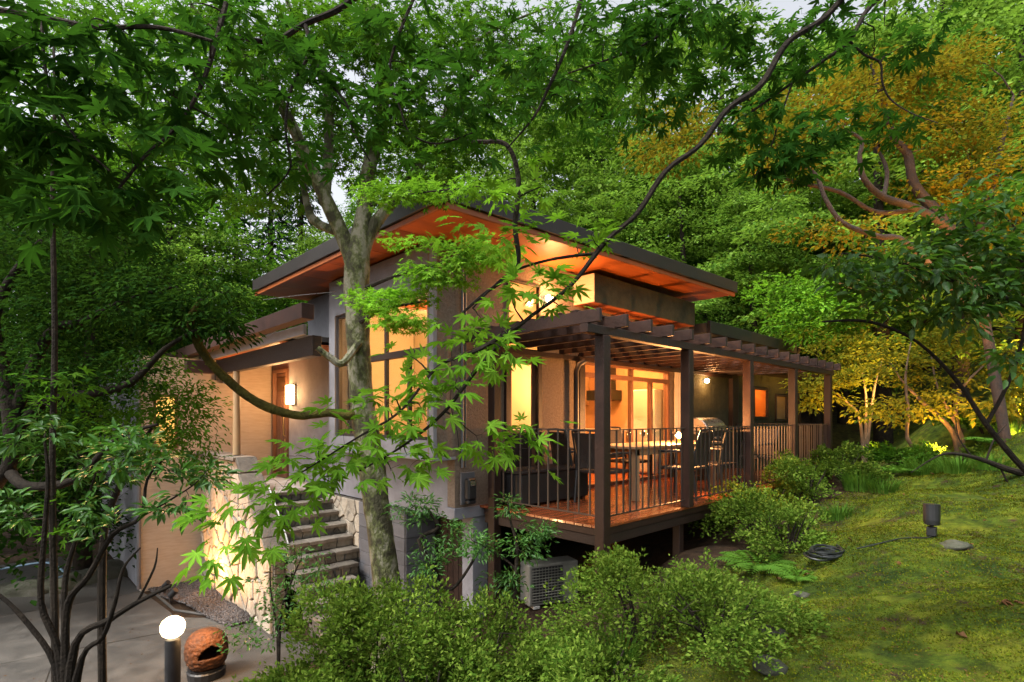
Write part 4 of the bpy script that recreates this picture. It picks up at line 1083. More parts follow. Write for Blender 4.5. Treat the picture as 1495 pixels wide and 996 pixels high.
# uplights among the shrubs on the right
spike_light('small lit spike light shining up into the yellow-lit shrub past the last deck post', (12.3,3.05,gz(12.3,3.05)), (13.2,3.2,2.2), 120, .9, (1,.50,.11), 20., spot=120)
spike_light('dark spotlight under the bare branch on the right-hand slope', (12.9,.55,gz(12.9,.55)), (14.6,.4,3.2), 230, 1.2, (1,.50,.11), 15., spot=110)
spike_light('far garden spotlight throwing warm light on the slope', (17.2,.4,gz(17.2,.4)), (18,.8,4), 400, 1., (1,.48,.10), 15., spot=120)
# ------------------------------------------------------------------ plants
CAMV = Vector((0, 0, CAM_Z))
def plant(name, label, cat, base, lines, pts, k, size, tmpl, lmat, bmat, rng, group=None, spread=.12, flat=.5, tilt=.45, droop=.25, r0=.004, sag=.05,
          wood='trunk', face=None, facew=0., sub=4, crown='crown', jit=.12, sizevar=.3, extra=None):
    """trunk and limbs (world polylines x,y,z,r), twigs out to the points, k leaves at each"""
    t = thing(name, label, cat, base, group)
    sk, P, Q = skeleton(lines, sub)
    sk.build(wood, bmat, t, smooth=True)
    tw, dirs = grow((P, Q), pts, rng, r0=r0, sag=sag, jit=jit)
    if tw.v: stuff(tw.build('twigs', BARK_D if bmat is not BARK_O else BARK_O, t))
    C, D, Nn, S = spray(pts, dirs, k, size, rng, flat, spread, tilt, sizevar, droop, face, facew)
    put(crown, leaves_mesh(crown, C, D, Nn, S, tmpl), lmat, t)
    if extra:
        k2, s2, t2, m2 = extra
        C, D, Nn, S = spray(pts, dirs, k2, s2, rng, flat, spread, tilt, sizevar, droop, face, facew)
        put(crown, leaves_mesh(crown, C, D, Nn, S, t2), m2, t)
    return t

# ---- the mottled tree in front of the house
rng = np.random.default_rng(3)
H = 5.2
tr = [(574,930,H,.1436),(569,890,H,.1348),(562,830,H,.1270),(553,760,H,.1218),(543,680,H,.1218),(530,600,H,.1131),(524,520,H,.1114),(521,440,H,.1148),(521,385,H,.1201),(531,311,H+.1,.0740),(538,250,H+.2,.0696),(556,180,H+.3,.0653),(558,110,H+.4,.0679),(545,40,H+.5,.0609),(530,-60,H+.6,.0522)]
b3 = tr[0]; b0 = at(*b3[:3])
trunk_lines = [pxline(tr),
 pxline([(521,400,H,.0957),(505,355,H,.0740),(476,292,H-.1,.0653),(452,240,H-.2,.0522),(425,180,H-.3,.0478),(395,130,H-.4,.0435),(375,100,H-.4,.0391),(330,60,H-.4,.0305),(280,10,H-.5,.0174)]),
 pxline([(497,340,H,.0435),(462,325,H+.1,.0435),(449,300,H+.2,.0348),(440,250,H+.3,.0261),(430,190,H+.4,.0174)]),
 pxline([(524,380,H,.0783),(545,330,H+.1,.0609),(577,291,H+.2,.0522),(612,240,H+.3,.0435),(640,185,H+.4,.0348),(680,120,H+.5,.0261),(740,60,H+.6,.0157)]),
 pxline([(476,292,H-.1,.0435),(480,150,H+.1,.0435),(462,90,H+.3,.0391),(433,40,H+.3,.0305),(410,-30,H+.3,.0174)]),
 pxline([(558,130,H+.4,.0435),(590,90,H+.4,.0305),(585,40,H+.4,.0244),(600,-20,H+.4,.0174)]),
 pxline([(556,180,H+.3,.0348),(640,100,H+.5,.0261),(720,45,H+.7,.0174),(800,10,H+.8,.0104)]),
 pxline([(524,500,H-.1,.0391),(500,530,H-.25,.0348),(482,522,H-.3,.0313),(463,508,H-.35,.0244)])]
bow = pxline([(530,600,H,.0607),(505,607,H-.1,.0442),(480,603,H-.15,.0414),(440,607,H-.2,.0392),(400,598,H-.3,.0392),(360,578,H-.4,.0385),(325,548,H-.5,.0378),(300,520,H-.6,.0357),(284,492,H-.7,.0328),(278,465,H-.8,.0250),(290,440,H-.8,.0143)])
blobs = [(430,60,4.9,110,60,.5,90),(560,40,5.3,120,60,.6,100),(360,150,4.8,80,70,.5,70),(470,180,5.8,80,70,.5,60),(600,170,5.3,100,60,.5,90),(700,90,5.8,110,70,.5,90),
         (400,270,5.7,60,50,.4,36),(330,90,4.8,90,80,.5,60),(620,250,5.2,70,40,.4,45),(290,20,4.8,80,50,.4,40),(800,60,6,90,60,.5,50),(500,230,6.0,80,50,.4,40),(560,120,5.2,60,60,.4,40)]
blobs += [(200,60,5.2,110,80,.6,80),(250,190,5.0,80,80,.5,60),(150,150,5.6,90,90,.6,60),(350,260,5.1,60,50,.4,36),(760,150,6,80,60,.5,50),(880,70,6.4,90,60,.6,50),(680,40,5.8,90,50,.5,50),(480,40,5.2,90,60,.5,60),(90,40,5.6,90,60,.5,50),(840,200,6.4,70,50,.5,30),(670,230,5.7,60,40,.4,30),(920,110,6.6,90,60,.5,46),(990,40,6.8,90,50,.5,40)]
pts = pxblobs(blobs, rng)
ht = plant('maple_tree', 'tall tree with mottled lichen-spotted trunk standing before the bay window', 'tree', (b0.x, b0.y, gz(b0.x,b0.y)), trunk_lines, pts, 13, .058, T_STAR, LEAF_TREE, BARK, rng, spread=.20, tilt=.5, sub=9)
ht_low = at(575,960,H); 
MB().tube(smooth_line([(b0.x,b0.y,b0.z+.02,.172),(b0.x-.01,b0.y,(b0.z+gz(b0.x,b0.y))/2,.19),(b0.x,b0.y,gz(b0.x,b0.y)-.2,.26)],4)[:,:3], np.linspace(.175,.27,9), 14).build('root_flare', BARK, ht, smooth=True)
skb, Pb, Qb = skeleton([bow], 9, .12); skb.build('branch', BARK_M, ht, smooth=True)
# leaf sprays low on the trunk: layered fine maple foliage in front of the eaves and bay
fine = pxblobs([(585,285,4.6,80,18,.25,40),(700,275,4.5,40,14,.2,14),(560,440,4.5,70,18,.2,45),(640,400,4.4,55,22,.2,35),(700,370,4.3,50,30,.2,40),(590,470,4.4,50,12,.15,22),(600,352,4.4,40,12,.2,10)], rng)
tw, dirs = grow(skeleton([pxline([(535,420,4.95,.02),(580,400,4.7,.014),(640,385,4.4,.01),(700,360,4.3,.006)]), pxline([(540,300,5.1,.014),(600,284,4.6,.008),(700,272,4.5,.004)]), pxline([(527,470,4.95,.02),(560,455,4.6,.012),(620,440,4.4,.007)])])[1:], fine, rng, r0=.003)
for L in ([(527,470,5.05,.022),(560,452,4.6,.012),(620,440,4.4,.007)], [(535,420,5.0,.022),(580,402,4.7,.014),(640,385,4.4,.01),(700,360,4.3,.006)], [(540,300,5.2,.014),(600,284,4.6,.008),(700,272,4.5,.004)]):
    s = smooth_line(pxline(L), 4); tw.tube(s[:,:3], s[:,3], 6)
stuff(tw.build('twigs', BARK_D, ht))
C, D, Nn, S = spray(fine, dirs, 16, .045, rng, .35, .13, .35, .3, .2)
put('crown', leaves_mesh('crown', C, D, Nn, S, T_STAR), LEAF_LIT, ht)
# foliage tuft at the end of the bent branch
tuft = pxblobs([(300,440,4.5,55,35,.3,50),(250,470,4.5,50,30,.3,40),(330,480,4.5,30,22,.2,20),(235,420,4.6,60,35,.3,35)], rng)
tw, dirs = grow((Pb[-14:], Qb[-14:]*.4), tuft, rng, r0=.004); stuff(tw.build('twigs', BARK_D, ht))
C, D, Nn, S = spray(tuft, dirs, 14, .06, rng, .5, .13, .5); put('crown', leaves_mesh('crown', C, D, Nn, S, T_OVATE), LEAF_DARK, ht)

# ---- near maple boughs, leaf by leaf
LM7 = {}
def near_leaf_mesh(mat, bend):
    k = (mat.name, bend)
    if k not in LM7:
        V, T = maple_leaf(7, bend)
        pet = MB(); pet.tube([(-.42,0,.05),(-.2,0,.0),(0,0,0)], [.012,.011,.012], 4)
        n = len(V); V2 = np.vstack([V, np.array(pet.v)])
        F4 = [tuple(i+n for i in f) for f in pet.f if len(f) == 4]
        me = mesh_np('leaf', V2, F4, T); me.materials.append(mat); LM7[k] = me
    return LM7[k]
def bough(label, lines, pts, k, size, mat, rng, limit=300, spread=.06, facew=.5, droop=.3, tilt=.4, cat='maple bough', name='maple_bough', r0=.0018, kind='maple'):
    t = thing(name, label, cat, Vector(pxline(lines[0])[0][:3]))
    sk, P, Q = skeleton([pxline(L) for L in lines], 5); sk.build('branch', BARK_D, t, smooth=True)
    tw, dirs = grow((P, Q), pts, rng, r0=r0, sag=.06, jit=.18); stuff(tw.build('twigs', BARK_D, t))
    face = nrm(np.repeat(np.array([[0,0,CAM_Z]]) - pts, k, 0))
    C, D, Nn, S = spray(pts, dirs, k, size, rng, .5, spread, tilt, .28, droop, face, facew)
    M = frames(D, Nn)
    dist = np.linalg.norm(C - np.array(CAMV), axis=1); order = np.argsort(dist)
    for i in order[:limit]:
        me = near_leaf_mesh(mat, [.03,.16,.30,.5][i % 4])
        o = bpy.data.objects.new('leaf', me); col.objects.link(o); o.parent = t; 
        W = Matrix([[*(M[i][r]*S[i]), C[i][r]] for r in range(3)] + [[0,0,0,1]])
        o.matrix_parent_inverse = base_inv(t); o.matrix_basis = W
    rest = order[limit:]
    if len(rest): stuff(put('leaves', leaves_mesh('leaves', C[rest], D[rest], Nn[rest], S[rest], T_MAPLE), mat, t))
    return t
rng = np.random.default_rng(21)
A = 1.75
main = [(1260,-40,2.3,.014),(1205,25,2.25,.0135),(1150,62,2.2,.013),(1110,125,2.15,.0125),(1062,160,2.1,.012),(1022,212,2.05,.011),(972,250,2.0,.0105),(930,312,1.95,.010),(885,352,1.9,.009),(832,418,1.85,.008),(765,470,1.8,.007),(705,528,1.75,.008),(650,600,1.7,.006),(590,650,1.65,.004),(520,690,1.6,.003)]
side1 = [(765,470,1.8,.008),(700,510,1.7,.007),(640,535,1.65,.005),(585,600,1.6,.004),(520,640,1.55,.003),(440,690,1.5,.002)]
side2 = [(650,205,2.2,.007),(700,207,2.15,.008),(740,212,2.1,.009),(757,262,2.1,.010),(752,330,2.05,.010),(757,380,2.0,.009),(740,405,1.95,.008),(706,430,1.9,.006),(672,460,1.85,.004)]
side3 = [(870,370,1.9,.006),(800,380,1.9,.005),(740,402,1.9,.004),(690,450,1.85,.003)]
pts = pxblobs([(640,545,1.7,85,38,.15,14),(570,600,1.62,75,38,.15,13),(470,680,1.55,75,45,.12,14),(700,500,1.75,55,40,.15,11),(790,420,1.85,60,50,.15,14),(600,680,1.6,40,30,.12,5),(700,640,1.7,45,30,.12,6),(760,640,1.75,45,30,.1,7),
                (400,730,1.5,35,35,.1,8),(330,790,1.45,30,50,.1,7),(720,340,2.0,60,50,.15,12),(860,330,1.95,50,40,.15,8),(760,280,2.05,50,50,.15,8),(540,660,1.6,55,35,.1,7)], rng)
bough('brightly lit green maple bough hanging across the bay window and house corner', [main, side1, side2, side3], pts, 4, .047, LEAF_LIT, rng, 300, .10, .05, .25, .40)
# overhead, left
rng = np.random.default_rng(22)
L1 = [(-40,10,1.3,.0084),(60,25,1.3,.0070),(140,40,1.3,.0063),(230,40,1.3,.0049),(310,60,1.3,.0035)]
L2 = [(60,25,1.3,.0049),(70,120,1.25,.0035),(110,200,1.2,.0028),(160,250,1.2,.0021)]
L3 = [(330,5,1.5,.0070),(300,110,1.4,.0063),(262,180,1.35,.0049),(210,230,1.3,.0042),(160,290,1.25,.0028),(120,310,1.2,.0021)]
pts = pxblobs([(60,40,1.15,110,55,.2,12),(50,120,1.15,90,65,.2,10),(150,90,1.25,100,70,.2,12),(90,190,1.15,70,40,.1,12),(150,300,1.2,80,40,.1,16),(250,130,1.35,60,60,.1,10),(200,230,1.25,70,50,.1,14),(290,40,1.4,70,40,.1,10),(30,230,1.2,60,50,.1,8),(300,200,1.4,50,40,.1,6)], rng)
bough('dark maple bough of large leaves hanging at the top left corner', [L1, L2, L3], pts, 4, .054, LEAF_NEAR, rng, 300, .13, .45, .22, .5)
# overhead, middle
rng = np.random.default_rng(23)
M1 = [(560,-40,1.9,.0112),(500,10,1.85,.0098),(445,35,1.8,.0091),(400,60,1.75,.0084),(350,55,1.7,.0063),(300,50,1.65,.0042)]
M2 = [(445,35,1.8,.0070),(452,75,1.75,.0056),(425,130,1.7,.0049),(417,190,1.65,.0042),(424,245,1.6,.0028),(390,285,1.6,.0021)]
M3 = [(452,78,1.75,.0049),(480,120,1.7,.0042),(505,150,1.65,.0035),(515,190,1.6,.0028),(540,235,1.55,.0021)]
M4 = [(620,-40,1.8,.0070),(570,90,1.75,.0042),(585,160,1.7,.0035),(600,195,1.7,.0028),(640,210,1.7,.0028),(700,190,1.7,.0021)]
M5 = [(860,-40,2.0,.0084),(830,60,1.95,.0070),(800,130,1.9,.0056),(780,170,1.85,.0042),(742,215,1.8,.0028)]
pts = pxblobs([(380,210,1.6,70,70,.12,16),(470,170,1.6,60,50,.12,10),(550,170,1.65,70,50,.12,11),(450,80,1.7,70,45,.12,12),(620,60,1.75,80,50,.12,16),(640,160,1.7,70,50,.12,14),(720,150,1.8,70,60,.12,14),(350,60,1.6,60,45,.12,8),(780,60,1.95,70,50,.12,14),(830,150,1.95,60,60,.12,12)], rng)
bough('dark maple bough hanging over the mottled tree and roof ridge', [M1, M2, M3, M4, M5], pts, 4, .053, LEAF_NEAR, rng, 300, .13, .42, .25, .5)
# overhead, right
rng = np.random.default_rng(24)
Q1 = [(1330,-40,2.6,.0130),(1270,10,2.6,.0117),(1240,60,2.5,.0097),(1200,90,2.5,.0078),(1130,140,2.45,.0065),(1060,190,2.4,.0039)]
Q2 = [(1240,60,2.5,.0059),(1262,80,2.5,.0052),(1285,92,2.5,.0052),(1288,120,2.5,.0046),(1300,145,2.5,.0039),(1330,165,2.45,.0026),(1370,180,2.4,.0020)]
Q3 = [(1050,-40,2.4,.0078),(1000,20,2.35,.0065),(950,60,2.3,.0052),(880,90,2.2,.0039),(820,110,2.2,.0026)]
Q4 = [(1160,110,2.45,.0046),(1140,170,2.4,.0039),(1120,230,2.35,.0026),(1100,260,2.3,.0020)]
pts = pxblobs([(1000,40,2.35,100,45,.2,34),(1120,90,2.45,90,60,.2,34),(900,50,2.25,80,50,.2,22),(1200,40,2.5,90,50,.2,24),(1080,190,2.4,70,60,.2,24),(1170,200,2.4,60,50,.2,20),(930,150,2.3,60,50,.2,12),(1270,190,2.5,60,50,.2,14),(1140,250,2.35,60,30,.15,12),(1340,60,2.6,80,50,.2,14),(980,130,2.35,60,50,.2,14)], rng)
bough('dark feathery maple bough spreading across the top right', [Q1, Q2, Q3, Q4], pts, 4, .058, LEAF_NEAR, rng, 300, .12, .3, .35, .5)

# ---- broad-leaved branch, right
rng = np.random.default_rng(31)
rq = at(1600,800,2.9); rb = [[(rq.x+.05, rq.y-.06, gz(rq.x,rq.y)-.08, .024), (rq.x+.02, rq.y-.02, (gz(rq.x,rq.y)+rq.z)/2, .021)] + pxline([(1580,760,2.9,.018),(1500,690,2.9,.016),(1440,620,2.9,.013),(1400,560,2.9,.011),(1340,500,2.85,.008),(1270,470,2.8,.008),(1200,470,2.8,.004)]),
      pxline([(1560,470,2.9,.015),(1480,440,2.85,.012),(1390,410,2.8,.009),(1300,380,2.8,.006),(1230,370,2.8,.004)]),
      pxline([(1440,620,2.9,.010),(1480,540,2.9,.009),(1500,440,2.9,.010),(1480,330,2.9,.006)])]
pts = pxblobs([(1420,340,2.8,80,50,.25,60),(1330,385,2.75,80,40,.25,50),(1440,410,2.8,70,50,.25,50),(1290,430,2.75,60,28,.2,26),(1400,460,2.8,70,30,.2,28),(1240,395,2.75,60,30,.2,22),(1480,520,2.85,30,45,.2,14),(1460,280,2.85,50,40,.2,20),(1480,380,2.8,40,60,.2,24)], rng)
plant('broadleaf_tree', 'dark broad-leaved branch hanging in from the right edge over the slope', 'tree', (rq.x, rq.y, gz(rq.x,rq.y)), rb, pts, 7, .062, T_OVATE, LEAF_RIGHT, BARK_D, rng, spread=.08, tilt=.5, droop=.3, r0=.0025, wood='branch')

# ---- the orange-lit maple on the right-hand slope
rng = np.random.default_rng(32)
OD = 8.5
ob_ = at(1470,600,OD); ogz = gz(ob_.x, ob_.y)
ol = [[(ob_.x, ob_.y, ogz-.1, .075)] + pxline([(1440,480,OD,.07),(1415,390,OD,.07),(1372,318,OD,.085),(1335,270,OD,.07),(1325,225,OD,.06),(1305,200,OD,.05),(1290,150,OD,.04),(1270,90,OD,.02)]),
      pxline([(1390,335,OD,.07),(1340,305,OD-.1,.055),(1290,288,OD-.2,.05),(1262,262,OD-.3,.042),(1255,230,OD-.3,.034),(1258,205,OD-.3,.025),(1235,190,OD-.3,.02)]),
      pxline([(1340,305,OD,.045),(1280,310,OD,.034),(1225,280,OD,.03),(1160,265,OD+.1,.03),(1100,240,OD+.2,.015)]),
      pxline([(1440,480,OD,.05),(1330,360,OD-.4,.045),(1280,345,OD-.5,.04),(1230,325,OD-.5,.034),(1205,290,OD-.5,.03),(1190,255,OD-.5,.03),(1150,225,OD-.5,.015)]),
      pxline([(1415,390,OD,.08),(1440,300,OD+.3,.06),(1460,220,OD+.4,.04),(1480,140,OD+.5,.02)]),
      pxline([(1290,288,OD-.2,.035),(1295,250,OD-.1,.03),(1280,215,OD,.02)])]
pts = pxblobs([(1300,110,OD,90,35,.5,56),(1390,90,OD+.2,60,25,.5,36),(1220,150,OD-.2,80,40,.5,44),(1120,200,OD,60,50,.5,36),(1360,180,OD,90,50,.6,52),(1450,190,OD+.2,60,60,.6,40),(1430,250,OD,70,45,.6,38),(1160,240,OD-.2,50,30,.4,20),(1240,340,OD-.2,80,30,.5,16),(1380,280,OD+.2,70,30,.4,36),(990,190,OD+.6,60,45,.4,34),(960,220,OD+.5,40,30,.4,20),(1470,330,OD+.3,40,50,.4,30)], rng)
plant('orange_lit_maple', 'maple with yellow-brown leaves lit orange and lamplit reddish limbs on the slope', 'tree', (ob_.x,ob_.y,ogz), ol, pts, 26, .080, T_BLADE, LEAF_ORANGE, BARK_O, rng, spread=.40, flat=.12, tilt=.25, droop=.2, r0=.005)
lamp(at(1440,610,7.4), 300, (1,.46,.12), .1, 100, at(1330,270,8.4), name='unseen_uplight')

# ---- background trees: a few kinds, each tree a thing of its own
def pad_tree(name, label, cat, h, r, npads, lpp, leaf, lmat, bmat, seed, padr=(.5,1.1), base_frac=.28, tmpl=T_BLADE, group=None, lean=.4, flat=.12):
    rg = np.random.default_rng(seed)
    t = thing(name, label, cat, (0,0,0), group)
    lx, ly = rg.normal(0, lean, 2)
    tr_ = [(0,0,-.6,h*.022),(lx*.2,ly*.2,h*.25,h*.017),(lx*.6,ly*.5,h*.55,h*.011),(lx,ly,h*.93,h*.003)]
    sk, P, Q = skeleton([tr_], 5)
    pads = []
    for i in range(npads):
        f = base_frac + (1-base_frac)*(i+.5)/npads
        prof_ = math.sin(PI*min(1,(f-base_frac)/(1-base_frac)*.82+.18))**.7
        th = i*2.4 + rg.uniform(-.5,.5); rr = r*prof_*math.sqrt(rg.uniform(.12, 1))
        pads.append((lx*f+rr*math.cos(th), ly*f+rr*math.sin(th), h*f+rg.normal(0,.15)-.10*rr))
    pads = np.array(pads)
    tw, dirs = grow((P, Q*.8), pads, rg, seg=5, sag=.10, r0=.012, jit=.15)
    sk.v, sk.f = sk.v, sk.f
    sk.build('trunk', bmat, t, smooth=True); stuff(tw.build('limbs', bmat, t))
    n = npads*lpp
    pr = np.repeat(rg.uniform(*padr, npads), lpp); th = rg.uniform(0,2*PI,n); q = np.sqrt(rg.uniform(0,1,n))*(.8+.2*np.sin(th*3+np.repeat(rg.uniform(0,6,npads),lpp)))
    C = np.repeat(pads, lpp, 0) + np.stack([pr*q*np.cos(th), pr*q*np.sin(th), -.22*pr*q*q + rg.normal(0, flat, n)*pr], 1)
    D = np.stack([np.cos(th), np.sin(th), -.25+rg.normal(0,.3,n)], 1) + rg.normal(0,.4,(n,3))
    Nn = np.stack([rg.normal(0,.28,n)+.35*np.cos(th)*q, rg.normal(0,.28,n)+.35*np.sin(th)*q, np.ones(n)], 1)
    S = leaf*rg.uniform(.65,1.3,n)
    put('crown', leaves_mesh('crown', C, D, Nn, S, tmpl), lmat, t)
    return t
def conifer(label, h, r, seed, group):
    rg = np.random.default_rng(seed)
    t = thing('conifer_tree', label, 'tree', (0,0,0), group)
    m = MB(); m.tube([(0,0,-.6),(0,0,h*.5),(0,0,h)], [h*.018,h*.012,h*.002], 8); m.build('trunk', BARK_D, t, smooth=True)
    C, D, Nn = [], [], []; b = MB()
    nb = int(h*11)
    for i in range(nb):
        f = .12 + .88*i/nb; th = i*2.4+rg.uniform(-.4,.4); L = r*(1-f)**.75*rg.uniform(.6,1.1)+.15; z = h*f
        d = np.array([math.cos(th), math.sin(th), 0.])
        b.tube([(0,0,z), tuple(d*L*.5+np.array([0,0,z-.08*L])), tuple(d*L+np.array([0,0,z-.28*L]))], [.02,.012,.004], 4, cap=False)
        n = int(26*L)+8
        s = rg.uniform(.15,1,n); side = rg.normal(0,.16,n)*(1.15-s)*L; pd = np.array([-d[1],d[0],0])
        c = d[None]*(L*s)[:,None] + pd[None]*side[:,None]; c[:,2] = z-.28*L*s**1.6+rg.normal(0,.04,n)-np.abs(side)*.3
        C.append(c); D.append(d[None]*.7+pd[None]*np.sign(side)[:,None]*.6+np.array([0,0,-.5])+rg.normal(0,.2,(n,3))); Nn.append(np.array([0,0,1.])+rg.normal(0,.3,(n,3)))
    b.build('boughs', BARK_D, t)
    C, D, Nn = map(np.vstack, (C, D, Nn))
    put('crown', leaves_mesh('crown', C, D, Nn, .30*rg.uniform(.6,1.3,len(C)), T_SLIM), LEAF_CON, t)
    return t
G1 = 'layered maples in the wood on the hillside behind the house'
G2 = 'bushy trees in the wood on the hillside behind the house'
G3 = 'dark trees at the left edge behind the garden'
G4 = 'conifers standing against the pale sky on the left'
protoA = pad_tree('hillside_maple', 'light green maple with layered foliage in the wood behind the house', 'tree', 9.5, 3.7, 52, 270, .145, LEAF_FAR, BARK_D, 41, (.6,1.5), group=G1, flat=.06)
protoB = pad_tree('hillside_maple', 'light green maple with layered foliage in the wood behind the house', 'tree', 11.5, 3.9, 60, 250, .155, LEAF_FAR, BARK_D, 42, (.6,1.5), .26, group=G1, flat=.06)
protoC = pad_tree('hillside_tree', 'mid green bushy tree in the wood behind the house', 'tree', 10.5, 3.4, 90, 150, .15, LEAF_TREE, BARK_D, 43, (.4,.9), .2, group=G2, flat=.35)
protoD = pad_tree('dark_tree', 'dark leafy tree rising at the left edge of the garden', 'tree', 9, 3.0, 90, 150, .14, LEAF_DARK, BARK_D, 44, (.4,.9), .12, group=G3, flat=.3)
protoE = conifer('dark conifer with drooping boughs against the pale sky', 14, 2.6, 45, G4)
used = {}
labels_used = {}
def place(proto, px, depth, sc_, rz):
    q = at(px, HY, depth)
    while 3.0 < q.x < 17.2 and 4.4 < q.y < 11.2: depth += .4; q = at(px, HY, depth)
    z = gz(q.x, q.y)
    o = proto if proto.name not in used else copy_thing(proto, (0,0,0), 0)
    used[proto.name] = 1
    kind = {'hillside_maple':'light green layered maple','hillside_tree':'bushy mid green tree','dark_tree':'dark leafy tree','conifer_tree':'dark conifer'}[proto.name.split('.')[0]]
    row = 'front row' if depth < 18.5 else ('middle row' if depth < 23.2 else 'back row')
    mark = next(m for e, m in [(25,'at the left edge'),(110,'behind the crooked evergreen'),(180,'above the porch wall'),(260,'left of the porch roof'),(330,'above the porch roof'),(400,'above the left eave tip'),(470,'left of the mottled trunk'),(560,'behind the mottled trunk'),(640,'behind the roof corner'),(750,'behind the grey pole'),(835,'above the clerestory'),(905,'above the eaves box'),(985,'above the wide roof end'),(1050,'behind the roof tip'),(1120,'above the lower roof'),(1175,'above the far pergola'),(1240,'past the pergola end'),(1310,'below the orange-lit maple'),(1400,'behind the orange-lit maple'),(1480,'behind the broad-leaved branch'),(9999,'at the right edge')] if px < e)
    lb = f'{kind} in the {row} of the wood, {mark}'
    lb = lb.replace('light green layered','layered'); k = labels_used[lb] = labels_used.get(lb, 0) + 1
    o['label'] = lb if k == 1 else ('fuller ' if sc_ > labels_used[lb+'s'] else 'smaller ') + lb
    labels_used.setdefault(lb+'s', sc_)
    o.location = (q.x, q.y, z); o.rotation_euler = (0,0,rz); o.scale = (sc_,)*3
    return o
rg = random.Random(5)
for pr, px, dp, s in [
  (protoA,880,15,.85),(protoA,1010,16,.95),(protoA,1110,14.5,.8),(protoA,1190,15,.9),(protoB,1290,15,.95),(protoA,1400,14,1.0),(protoB,1500,15,1.1),
  (protoB,800,20,.9),(protoB,930,21,1.0),(protoA,1060,20,1.1),(protoB,1160,20,1.15),(protoA,1260,20,1.25),(protoB,1360,19,1.3),(protoB,1450,20,1.35),(protoA,1570,18,1.3),
  (protoC,720,22,.75),(protoC,660,24,.75),(protoC,850,26,.95),(protoC,1000,27,1.05),(protoC,1110,26,1.25),(protoC,1220,26,1.35),(protoC,1330,25,1.4),(protoC,1440,25,1.5),(protoC,1550,24,1.4),
  (protoC,590,19,.62),(protoC,500,17,.60),(protoC,420,16,.62),(protoC,350,17,.70),(protoB,460,22,.7),(protoC,540,26,.85),
  (protoD,-70,9,.9),(protoD,120,11,.95),(protoD,-40,12,1.1),(protoD,200,14,.85),(protoD,60,15,1.2),(protoD,280,18,.8),
  (protoB,770,25,1.3),(protoB,860,29,1.35),(protoB,690,27,1.15),(protoA,300,15,.92),(protoC,235,16,1.1),(protoC,165,19,1.25),(protoB,945,23,1.45),(protoB,1040,25,1.45),(protoC,880,24,1.35),(protoA,1150,18,.75),(protoA,1230,17.5,.8),(protoC,100,17,1.25),(protoC,-10,15,1.3),(protoC,190,22,1.1),(protoB,620,30,1.2),
  (protoE,215,19,.95),(protoE,290,21,.95),(protoE,345,20,.85),(protoE,395,23,.95),(protoE,440,25,.9),(protoE,150,17,1.0),(protoE,250,26,1.1)]:
    place(pr, px, dp, s*rg.uniform(.94,1.06), rg.uniform(0, 6.28))
# far wood: one mass of foliage over the hill
fw = np.random.default_rng(51); n = 42000
pxs, dps = fw.uniform(560, 1620, n), fw.uniform(33, 52, n)
u = (pxs-CX)/FPX
X_, Y_ = dps*(DX+u*DY), dps*(DY-u*DX)
top = 7.5 + 2.2*np.sin(pxs*.021) + 1.4*np.sin(pxs*.057+dps*.4) - np.clip((900-pxs)/60,0,5)
Zb = ground_z(X_, Y_); Z_ = Zb + top*fw.uniform(0,1,n)**.6
C = np.stack([X_,Y_,Z_],1); D = fw.normal(0,1,(n,3)); Nn = np.stack([fw.normal(0,.5,n),fw.normal(0,.5,n),np.ones(n)],1)
stuff(put('distant_woods', leaves_mesh('distant_woods', C, D, Nn, .55*fw.uniform(.6,1.4,n), T_BLADE), LEAF_FAR))

# ---- left: dark evergreen with spreading limbs
rng = np.random.default_rng(61)
ld_ = 4.6; e0 = at(-40,900,ld_)
dl = [[(e0.x,e0.y,gz(e0.x,e0.y)-.1,.07)] + pxline([(-20,750,ld_,.065),(15,680,ld_,.06),(20,610,ld_,.075),(5,550,ld_,.06),(-10,470,ld_,.05),(20,400,ld_,.03),(60,350,ld_,.015)]),
      pxline([(15,650,ld_,.05),(60,590,ld_,.045),(130,575,ld_-.1,.038),(190,560,ld_-.2,.03),(240,510,ld_-.2,.02),(290,480,ld_-.2,.01)]),
      pxline([(20,610,ld_,.05),(70,490,ld_,.04),(120,470,ld_,.03),(180,440,ld_,.02),(250,420,ld_,.01)]),
      pxline([(15,690,ld_,.045),(40,710,ld_-.2,.04),(110,700,ld_-.3,.03),(170,640,ld_-.3,.022),(230,620,ld_-.3,.012)])]
pts = pxblobs([(100,440,ld_,100,55,.5,150),(210,440,ld_,70,45,.4,90),(40,520,ld_,80,60,.5,100),(150,540,ld_,90,40,.4,80),(60,640,ld_,80,60,.4,90),(40,370,ld_+.2,80,50,.4,80),(140,360,ld_+.2,70,45,.4,60)], rng)
plant('evergreen_tree', 'dark evergreen tree with crooked spreading limbs on the left', 'tree', (e0.x,e0.y,gz(e0.x,e0.y)), dl, pts, 13, .052, T_OVATE, LEAF_DARK, BARK_D, rng, spread=.14, tilt=.6, r0=.003)
pts = pxblobs([(230,590,4.9,70,40,.3,80),(270,640,4.9,50,40,.3,60),(190,640,4.8,70,50,.3,70),(120,610,4.7,80,50,.3,60),(290,590,5,35,30,.2,30),(220,540,4.9,70,30,.3,45),(300,690,5,30,25,.2,20)], rng)
e1 = at(150,900,4.8)
plant('leafy_shrub', 'mid green small-leaved shrub in front of the porch wall', 'shrub', (e1.x,e1.y,gz(e1.x,e1.y)), [[(e1.x,e1.y,gz(e1.x,e1.y)-.1,.035)]+pxline([(150,800,4.8,.03),(170,720,4.8,.025),(210,640,4.8,.015),(260,590,4.9,.008)])], pts, 13, .046, T_OVATE, LEAF_TREE, BARK_D, rng, spread=.12, tilt=.6, r0=.003)
